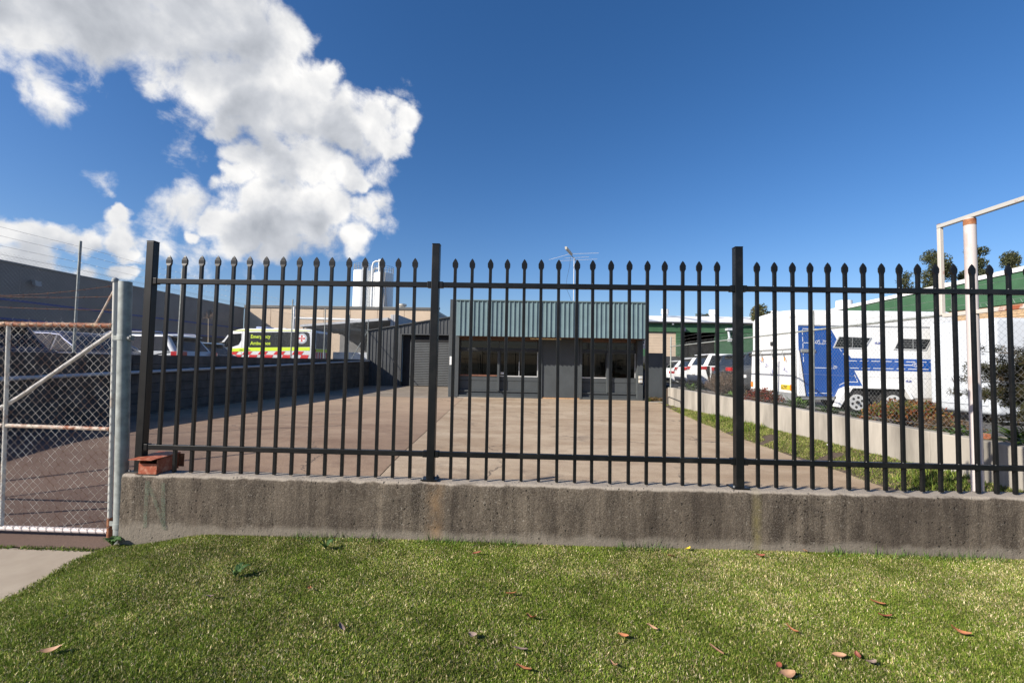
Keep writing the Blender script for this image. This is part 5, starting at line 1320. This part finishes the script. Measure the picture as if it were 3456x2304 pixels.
# ------------------------------------------------------------------ green buildings on the right
def build_green():
    Y0 = 40.
    t = thing('green_warehouse', 'green warehouse with white roof and beige roller door behind the parked cars', 'warehouse', (18, Y0, .2))
    for (x0, x1) in ((6, 10.5), (13.15, 13.85), (16.6, 34)): MB().box(x0, x1, Y0, Y0+.3, .2, 4.36).build('wall', green_paint, t, .01, 1)
    MB().box(6, 34, Y0-.05, Y0+.3, 4.37, 5.17).build('green_band', green_paint, t, .01, 1)
    d = MB()
    for k in range(34): d.box(10.51, 13.14, Y0+.10+.015*(k % 2), Y0+.2, .25+.12*k, .25+.12*k+.116)
    d.build('roller_door', beige_wall, t)
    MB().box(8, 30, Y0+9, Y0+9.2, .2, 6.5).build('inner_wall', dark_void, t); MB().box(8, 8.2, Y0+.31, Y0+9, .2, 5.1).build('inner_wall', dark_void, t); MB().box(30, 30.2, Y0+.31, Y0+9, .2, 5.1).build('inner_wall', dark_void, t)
    i = MB(); i.box(15.3, 16.5, Y0+3, Y0+3.1, .2, 3.6); i.box(14.2, 15.0, Y0+4, Y0+4.6, .2, 2.2); i.build('inner_partition', mat('dim_tan', (.20, .16, .12), .9, 0, .2, 2), t)
    rf = MB(); n = 0
    x = 5.9
    while x < 34:
        x1 = min(x+.98, 34.1)
        s = MB(); s.hexa([(x, Y0-.25, 5.19), (x1-.01, Y0-.25, 5.19), (x1-.01, Y0+11, 6.95), (x, Y0+11, 6.95)], [(x, Y0-.25, 5.24), (x1-.01, Y0-.25, 5.24), (x1-.01, Y0+11, 7.0), (x, Y0+11, 7.0)])
        s.build('roof_sheet', white_roof if n not in (5, 10, 17) else mat('skylight_sheet', (.42, .43, .42), .4, 0, .1, 3), t, smooth=False); x += .98; n += 1
    MB().box(5.9, 34.1, Y0-.38, Y0-.26, 5.14, 5.25).build('gutter', darker_wall, t)
    for x in (14.6, 19.6, 26.): 
        v = MB(); v.cyl((x, Y0+8, 6.2), (x, Y0+8, 6.85), .30, n=14); v.cyl((x, Y0+8, 6.85), (x, Y0+8, 7.35), .40, .38, n=18); v.build('roof_vent', silo_white, t)
    o = MB(); o.box(17.35, 17.75, Y0-.6, Y0-.06, 4.55, 4.75); o.cyl((17.55, Y0-.3, 4.5), (17.6, Y0-.35, 3.9), .10, n=8); o.box(17.5, 17.75, Y0-.5, Y0-.2, 3.6, 3.88)
    o.build('wall_light', van_white, t, .01, 1)
    MB().box(12.72, 12.85, Y0-.3, Y0-.06, 5.0, 5.14).build('camera_box', van_white, t); MB().box(13.5, 13.85, Y0-.35, Y0-.06, 4.45, 4.75).build('camera_box', mat('dark_box', (.05, .05, .09), .6, 0, .1, 3), t)
    X = 16.0
    t = thing('green_factory', 'tall green sided factory with white barge board and yellow brick base at right', 'factory', (X, 20, .3))
    MB().box(X+.05, X+14, 6, 27, .3, 3.60).build('brick_core', brick_yellow, t)
    br = MB(); z = .32; r_ = 0
    while z < 3.6:
        y = 6+(.115 if r_ % 2 else 0)
        br.box(X, X+.05, 6, 27, z, z+.078); z += .088; r_ += 1
    br.build('brick_course', brick_yellow, t, kind='stuff')
    zt = lambda y: 4.62+.030*(16-y)
    for k in range(6):
        y0 = 6+3.5*k; y1 = y0+3.485
        s = MB(); s.hexa([(X-.05, y0, 3.64), (X+.2, y0, 3.64), (X+.2, y1, 3.64), (X-.05, y1, 3.64)], [(X-.05, y0, zt(y0)), (X+.2, y0, zt(y0)), (X+.2, y1, zt(y1)), (X-.05, y1, zt(y1))])
        s.build('green_panel', green_paint, t, .008, 1)
    s = MB(); s.hexa([(X-.10, 5.9, zt(5.9)+.005), (X+.25, 5.9, zt(5.9)+.005), (X+.25, 27, zt(27)+.005), (X-.10, 27, zt(27)+.005)], [(X-.10, 5.9, zt(5.9)+.15), (X+.25, 5.9, zt(5.9)+.15), (X+.25, 27, zt(27)+.15), (X-.10, 27, zt(27)+.15)])
    s.build('barge_board', white_paint, t)
    s = MB(); s.hexa([(X+.26, 5.9, zt(5.9)-.1), (X+14, 5.9, zt(5.9)-.1), (X+14, 27, zt(27)-.1), (X+.26, 27, zt(27)-.1)], [(X+.26, 5.9, zt(5.9)+.1), (X+14, 5.9, zt(5.9)+.1), (X+14, 27, zt(27)+.1), (X+.26, 27, zt(27)+.1)])
    s.build('roof', white_roof, t)
    for (x, y, z, r) in ((20.7, 30, 4.6, .48), (24.8, 30, 5.1, .48), (22.2, 24, 4.7, .60)):
        v = MB(); v.cyl((x, y, z-.5), (x, y, z+.7), r*.75, n=14); v.cyl((x, y, z+.7), (x, y, z+1.25), r, r*.95, n=18); v.build('roof_vent', silo_white, t)
build_green()

# ------------------------------------------------------------------ trees and shrubs
def leafcloud(name, C, N, size, cols, parent, mt=leaf_m, aspect=.35, droop=0., kind=None, spread=None):
    """N small leaf faces gathered round the points C: rows (x, y, z, radius)"""
    C = np.asarray(C, float); k = rng.choice(len(C), N, p=C[:, 3]**2/np.sum(C[:, 3]**2))
    d = rng.normal(0, 1, (N, 3)); d /= np.linalg.norm(d, axis=1, keepdims=True)
    rad = C[k, 3:4]*rng.random((N, 1))**.45
    P = C[k, :3]+d*rad*np.array([1, 1, .85])
    a = rng.normal(0, 1, (N, 3)); a[:, 2] -= droop; a /= np.linalg.norm(a, axis=1, keepdims=True)
    b = np.cross(a, rng.normal(0, 1, (N, 3))); b /= np.linalg.norm(b, axis=1, keepdims=True)+1e-9
    s = size*(.6+.8*rng.random((N, 1))); w = s*aspect
    V = np.stack([P-a*s*.5, P+b*w*.5, P+a*s*.5, P-b*w*.5], 1)
    Q = np.arange(N*4).reshape(N, 4)
    cols = np.array(cols); clump = rng.integers(0, len(cols), len(C))
    ci = np.where(rng.random(N) < .55, clump[k], rng.integers(0, len(cols), N))
    c = cols[ci]*(.7+.6*rng.random((N, 1)))
    return raw(name, V, None, mt, parent, kind, np.repeat(c, 4, 0), quads=Q)
def tree(label, x, y, z0, ztop, r, n=9500, leaf=.30, cols=((.065, .075, .038), (.09, .10, .05), (.05, .058, .032), (.12, .125, .065)), shape='casuarina', name='casuarina_tree'):
    t = thing(name, label, 'tree', (x, y, z0), 'trees beyond the buildings')
    H = ztop-z0; b = MB()
    b.tube([(x, y, z0), (x+.1, y, z0+H*.4), (x-.05, y+.1, z0+H*.75), (x, y, ztop-.4)], [.022*H, .017*H, .010*H, .02], 8)
    C = []
    for k in range(26):
        u = random.random()**.8; zz = z0+H*(.38+.60*u); wd = r*(1.05-.75*u if shape == 'casuarina' else math.sqrt(max(.05, 1-(2*u-.9)**2)))
        a = random.uniform(0, 6.28); rr = wd*random.uniform(.25, 1)
        p = (x+rr*math.cos(a), y+rr*math.sin(a), zz)
        b.tube([(x, y, zz-H*.12), ((x+p[0])/2, (y+p[1])/2, zz-.03*H), p], [.006*H, .004*H, .01], 5)
        C.append((*p, r*random.uniform(.22, .46)))
    b.build('trunk', bark, t)
    leafcloud('crown', C, n, leaf, cols, t, aspect=.28, droop=.3 if shape == 'casuarina' else 0)
    return t
tree('feathery dark casuarina left of the thick pole, behind the green roof', 44.4, 50, .2, 14.3, 2.3)
tree('feathery dark casuarina just right of the thick pole', 48.6, 50, .2, 14.9, 2.2)
tree('feathery casuarina with flat top at right edge, above the white barge board', 52.4, 50, .2, 14.6, 2.0)
tree('smallest sparse casuarina poking above the green roof left of the sign frame', 41.1, 50, .2, 12.0, 1.6, 1700)
tree('round dark treetop above the middle of the white warehouse roof', 27.0, 70, .2, 9.9, 1.9, 3000, .4, shape='round', name='distant_tree')
tree('bushy olive treetop rising behind the rear of the horse float', 22.0, 43.5, .2, 7.2, 1.5, 2600, .35, cols=((.09, .09, .04), (.07, .075, .035), (.12, .10, .05)), shape='round', name='distant_tree')
tree('small dark treetop beside the round one above the white warehouse roof', 24.5, 72, .2, 9.0, 1.5, 1800, .4, shape='round', name='distant_tree')

def strap_plant(label, x, y, z, n, L, col=((.09, .16, .03), (.13, .21, .05), (.06, .11, .025)), name='strappy_plant'):
    V = []; Q = []; T = []
    for k in range(n):
        a = random.uniform(0, 6.28); l = L*random.uniform(.6, 1.1); w = random.uniform(.016, .028); el = random.uniform(.5, 1.35)
        ox, oy = random.uniform(-.08, .08), random.uniform(-.08, .08); c = np.array(random.choice(col))*random.uniform(.75, 1.25)
        pts = []
        for j in range(6):
            u = j/5; h = l*(math.cos(el)*u); zz = l*(math.sin(el)*u-.55*u*u)
            pts.append((x+ox+h*math.cos(a), y+oy+h*math.sin(a), z+max(.105, zz) if j > 1 else z+zz))
        k0 = len(V)
        for j, p in enumerate(pts):
            ww = w*(1-.85*(j/5)**2); dx, dy = -math.sin(a)*ww, math.cos(a)*ww
            V += [(p[0]-dx, p[1]-dy, p[2]), (p[0]+dx, p[1]+dy, p[2])]; T += [c, c]
        for j in range(5): Q.append((k0+2*j, k0+2*j+1, k0+2*j+3, k0+2*j+2))
    t = thing(name, label, 'plant', (x, y, z), 'plants in the garden bed')
    raw('leaves', np.array(V), None, leaf_m, t, 'stuff', np.array(T), quads=np.array(Q)); return t
GB = .545
strap_plant('green strappy plant below the number plate of the horse float', 5.62, 9.55, GB, 90, .62)
strap_plant('green strappy plant just right of the fence post before the blue panel', 5.60, 8.55, GB, 60, .48)
strap_plant('green strappy plant behind the loose terracotta brick', 5.45, 5.85, GB, 50, .50)
strap_plant('largest green strappy clump, right of the thick white pole', 5.55, 5.20, GB, 110, .66)
strap_plant('strappy plant with pale flecks near the far end of garden bed', 5.6, 15.6, GB, 80, .70)
strap_plant('green strappy plant between the bare twig bush and the middle steel post', 5.6, 12.35, GB, 60, .52)
strap_plant('dark strappy tuft in the bed under the float, beside the blue panel', 5.75, 7.9, GB, 50, .45, ((.05, .09, .02), (.07, .12, .03)))
strap_plant('small green tuft at right corner of the office wall', 4.75, 17.7, .0, 26, .34, ((.10, .13, .03), (.14, .15, .05)))
def bush(label, x, y, z, rx, h, n, cols, leaf, name='leafy_bush', twigs=60, tw=twig):
    t = thing(name, label, 'bush', (x, y, z), 'plants in the garden bed')
    b = MB(); C = []
    for k in range(twigs):
        a = random.uniform(0, 6.28); rr = rx*random.random()**.5; hh = h*math.sqrt(max(.08, 1-(rr/rx)**2*.75))*random.uniform(.75, 1.03)
        p = (x+rr*math.cos(a), y+rr*math.sin(a), z+hh)
        b.tube([(x+.15*rr*math.cos(a), y+.15*rr*math.sin(a), z), (x+.6*rr*math.cos(a), y+.6*rr*math.sin(a), z+hh*.55), p], [.007, .005, .002], 4, False)
        C.append((p[0], p[1], p[2]-.05, .11)); C.append((x+.8*rr*math.cos(a), y+.8*rr*math.sin(a), z+hh*.65, .12))
    b.build('stems', tw, t, kind='stuff')
    if n: leafcloud('leaves', C, n, leaf, cols, t, aspect=.4, kind='stuff')
    return t
RC = ((.20, .045, .02), (.26, .09, .03), (.13, .13, .03), (.09, .12, .025), (.30, .14, .05), (.17, .15, .05))
bush('red and green leafy bush in front of the float wheels', 5.72, 7.05, GB, .48, .46, 5200, RC, .055)
bush('small dark red bush at the rear corner of the horse float', 5.62, 11.0, GB, .42, .36, 2600, ((.22, .03, .02), (.16, .03, .02), (.10, .06, .02)), .055)
bush('dark green rounded bush at the foot of the spreading shrub', 5.75, 4.85, GB, .38, .42, 2600, ((.045, .04, .02), (.06, .055, .025), (.035, .045, .02)), .05)
bush('low brown ground plant between the red bush and the fence post', 5.72, 6.3, GB, .40, .22, 1500, ((.14, .08, .045), (.10, .07, .04), (.20, .12, .06)), .04)
bush('bare brown twiggy ball bush beside the dark four-wheel drives', 5.72, 13.3, GB, .52, .74, 2000, ((.13, .095, .07), (.10, .075, .055), (.17, .12, .085)), .05, 'twig_bush', 420)
bush('dry brown ground plant at the foot of the grey screen wall', 5.1, 18.0, .0, .36, .16, 900, ((.22, .12, .05), (.16, .10, .04), (.12, .12, .04)), .05, twigs=30)
def vine():
    t = thing('hedge', 'dark hedge behind the screen wall below the beige roller door', 'hedge', (9, 31, .2))
    C = [(7+.35*k, 31+random.uniform(-.3, .3), .6+random.uniform(0, 1.35), .42) for k in range(26)]
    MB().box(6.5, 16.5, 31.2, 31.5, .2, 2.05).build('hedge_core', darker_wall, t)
    leafcloud('leaves', C, 4200, .13, ((.03, .035, .02), (.05, .05, .025)), t, kind='stuff')
vine()
def right_shrub():
    t = thing('spreading_shrub', 'open spreading shrub with fine needle foliage behind fence at right edge', 'shrub', (6.2, 5.0, GB), 'plants in the garden bed')
    random.seed(21)
    bx, by = 6.05, 5.10; b = MB(); C = []
    b.tube([(bx, by, GB-.1), (bx-.03, by, 1.0), (bx+.03, by+.05, 1.55)], [.045, .035, .02], 7)
    for k in range(70):
        z0 = random.uniform(.85, 1.55); a = random.uniform(0, 6.28); l = random.uniform(.45, 1.0)
        if k % 3 == 0: a = math.pi+random.uniform(-.7, .7); l = random.uniform(.6, 1.08)
        dz = random.uniform(-.10, .28)
        p0 = Vector((bx, by, z0)); p1 = p0+Vector((math.cos(a)*l*.5, math.sin(a)*l*.5, dz*.7)); p2 = p0+Vector((math.cos(a)*l, math.sin(a)*l, dz))
        b.tube([p0, p1, p2], [.012, .008, .003], 5, False)
        for u in np.linspace(.3, 1, 8):
            q = p0.lerp(p2, u)+Vector((0, 0, .06*math.sin(u*3))); C.append((q.x+random.uniform(-.05, .05), q.y+random.uniform(-.05, .05), q.z, .075))
    b.build('branch', bark, t)
    leafcloud('leaves', C, 30000, .075, ((.055, .05, .025), (.075, .07, .03), (.10, .07, .04), (.045, .05, .02)), t, aspect=.10, kind='stuff')
right_shrub()

# ------------------------------------------------------------------ litter on the lawn
def fallen_leaf(label, x, y, L, w, rz, m, curl=.3, lift=.024, group='fallen leaves on the lawn'):
    V = []; F = []; n = 7
    w *= 1.3
    for j in range(n):
        u = j/(n-1); ww = w*math.sin(math.pi*min(1, u*.92+.04))**.8
        z = curl*L*.5*((2*u-1)**2); px = L*(u-.5)
        V += [(px, -ww/2, z+.006), (px, 0, z), (px, ww/2, z+.006)]
    for j in range(n-1):
        for k in range(2): a = j*3+k; F.append((a, a+3, a+4, a+1))
    V += [(-L*.5, 0, curl*L*.5), (-L*.62, .002, curl*L*.55), (-L*.62, -.002, curl*L*.55)]; F.append((len(V)-3, len(V)-2, len(V)-1))
    b = MB(); b.add(V, F); o = b.build('fallen_leaf', m, None, smooth=True)
    o.location = (x, y, lawn_z(x, y)+lift); o.rotation_euler = (random.uniform(-.35, .35), random.uniform(-.3, .3), rz)
    return tag(o, label, 'leaf', group)
LV = [('pale brown dry leaf alone near lower left corner of the lawn', -2.215, 2.13, .085, .024, .3, dry_leaf2),
 ('orange leaf standing upright in the grass left of centre', -1.292, 2.77, .055, .02, 2.0, dry_leaf),
 ('flat brown leaf lying a little below the green rosette weed', -1.814, 2.65, .05, .018, .1, dry_leaf4),
 ('dark brown leaf with a deep curl, between upright orange leaf and lawn foot', -.933, 2.38, .06, .022, 2.4, dry_leaf4),
 ('bright orange leaf lying flat, highest leaf in mid lawn', -.065, 2.785, .062, .024, .1, dry_leaf),
 ('red-orange curled leaf just below the bright flat orange one', .051, 2.535, .06, .026, -.6, dry_leaf),
 ('orange leaf right of centre, above the pale slim leaf', .526, 2.41, .055, .02, -.5, dry_leaf),
 ('tan-orange slim leaf upper right of its orange neighbour', .696, 2.50, .055, .015, -.5, dry_leaf2),
 ('biggest rust brown leaf at bottom edge of lawn near centre', .012, 2.115, .078, .027, -.5, dry_leaf),
 ('pale slim tan leaf tilted steeply, bottom centre right', .429, 2.175, .05, .017, -1.0, dry_leaf2),
 ('grey-brown crumpled leaf left of the biggest rust brown leaf', -.245, 2.35, .045, .026, -.4, dry_leaf4),
 ('small red leaf near the wall foot below middle fence post', -.332, 3.35, .065, .018, 0, dry_leaf3),
 ('thin red leaf near the wall foot left of the right-hand steel post', 1.09, 3.415, .06, .017, .3, dry_leaf3),
 ('grey twig-like leaf just above the biggest rust brown leaf', -.003, 2.255, .07, .012, .1, dry_leaf4),
 ('orange-brown curved leaf, uppermost of the right lawn group', 2.113, 2.82, .08, .024, -.3, dry_leaf),
 ('dark red-brown leaf directly below the curved one in right lawn', 2.046, 2.675, .07, .02, -.15, dry_leaf3),
 ('orange leaf nearest the right edge of the lawn', 2.325, 2.54, .085, .024, -.4, dry_leaf),
 ('long pale tan leaf curved like a bow, right of lawn centre', .963, 2.33, .085, .018, -1.1, dry_leaf2),
 ('tan leaf beside the mauve one at lower right', 1.551, 2.32, .06, .022, -.3, dry_leaf2),
 ('wide tan domed leaf at bottom edge, lower right', 1.216, 2.17, .075, .032, .1, dry_leaf2),
 ('mauve-brown domed leaf at lower right', 1.668, 2.27, .05, .03, 0, dry_leaf4),
 ('small dark red upright leaf beside the mauve-brown one', 1.638, 2.32, .04, .02, 1.4, dry_leaf3),
 ('slim orange-brown leaf tilted down to the right, mid right lawn', 1.441, 2.525, .06, .014, -.9, dry_leaf),
 ('small rusty leaf just above the wide tan domed one', 1.211, 2.23, .035, .02, .6, dry_leaf3),
 ('red leaf near the wall foot right of the right-hand steel post', 1.751, 3.46, .07, .018, 0, dry_leaf3),
 ('tiny tan leaf near the wall foot, right of the red one', 2.143, 3.57, .04, .03, .9, dry_leaf2),
 ('yellow petal-like leaf near the wall foot left of the right-hand post', 1.259, 3.55, .045, .03, .2, yellow_petal)]
for a in LV: fallen_leaf(*a[:7], curl=random.uniform(.1, .45))
def rosette(label, x, y, n, L, broad=.3):
    V = []; Q = []; T = []
    for k in range(n):
        a = 2*math.pi*k/n+random.uniform(-.3, .3); l = L*random.uniform(.6, 1.1); c = np.array((.085, .155, .055))*random.uniform(.8, 1.3); k0 = len(V)
        for j in range(5):
            u = j/4; h = l*u; z = lawn_z(x, y)+.012+.055*math.sin(u*2.2); w = l*broad*.5*math.sin(math.pi*(.08+.9*u))
            V += [(x+h*math.cos(a)+w*math.sin(a), y+h*math.sin(a)-w*math.cos(a), z), (x+h*math.cos(a)-w*math.sin(a), y+h*math.sin(a)+w*math.cos(a), z+.006)]; T += [c, c]
        for j in range(4): Q.append((k0+2*j, k0+2*j+1, k0+2*j+3, k0+2*j+2))
    o = raw('rosette_weed', np.array(V), None, leaf_m, None, None, np.array(T), quads=np.array(Q)); return tag(o, label, 'weed', 'broad-leaved weeds in the lawn')
rosette('broad-leaved green weed in the left half of the lawn', -1.848, 2.92, 9, .085)
rosette('broad-leaved pale green weed close to the wall foot left of middle post', -1.46, 3.37, 8, .08)
rosette('leafy green weed at the foot of the galvanised gate post', -3.26, 3.56, 12, .075, .5)
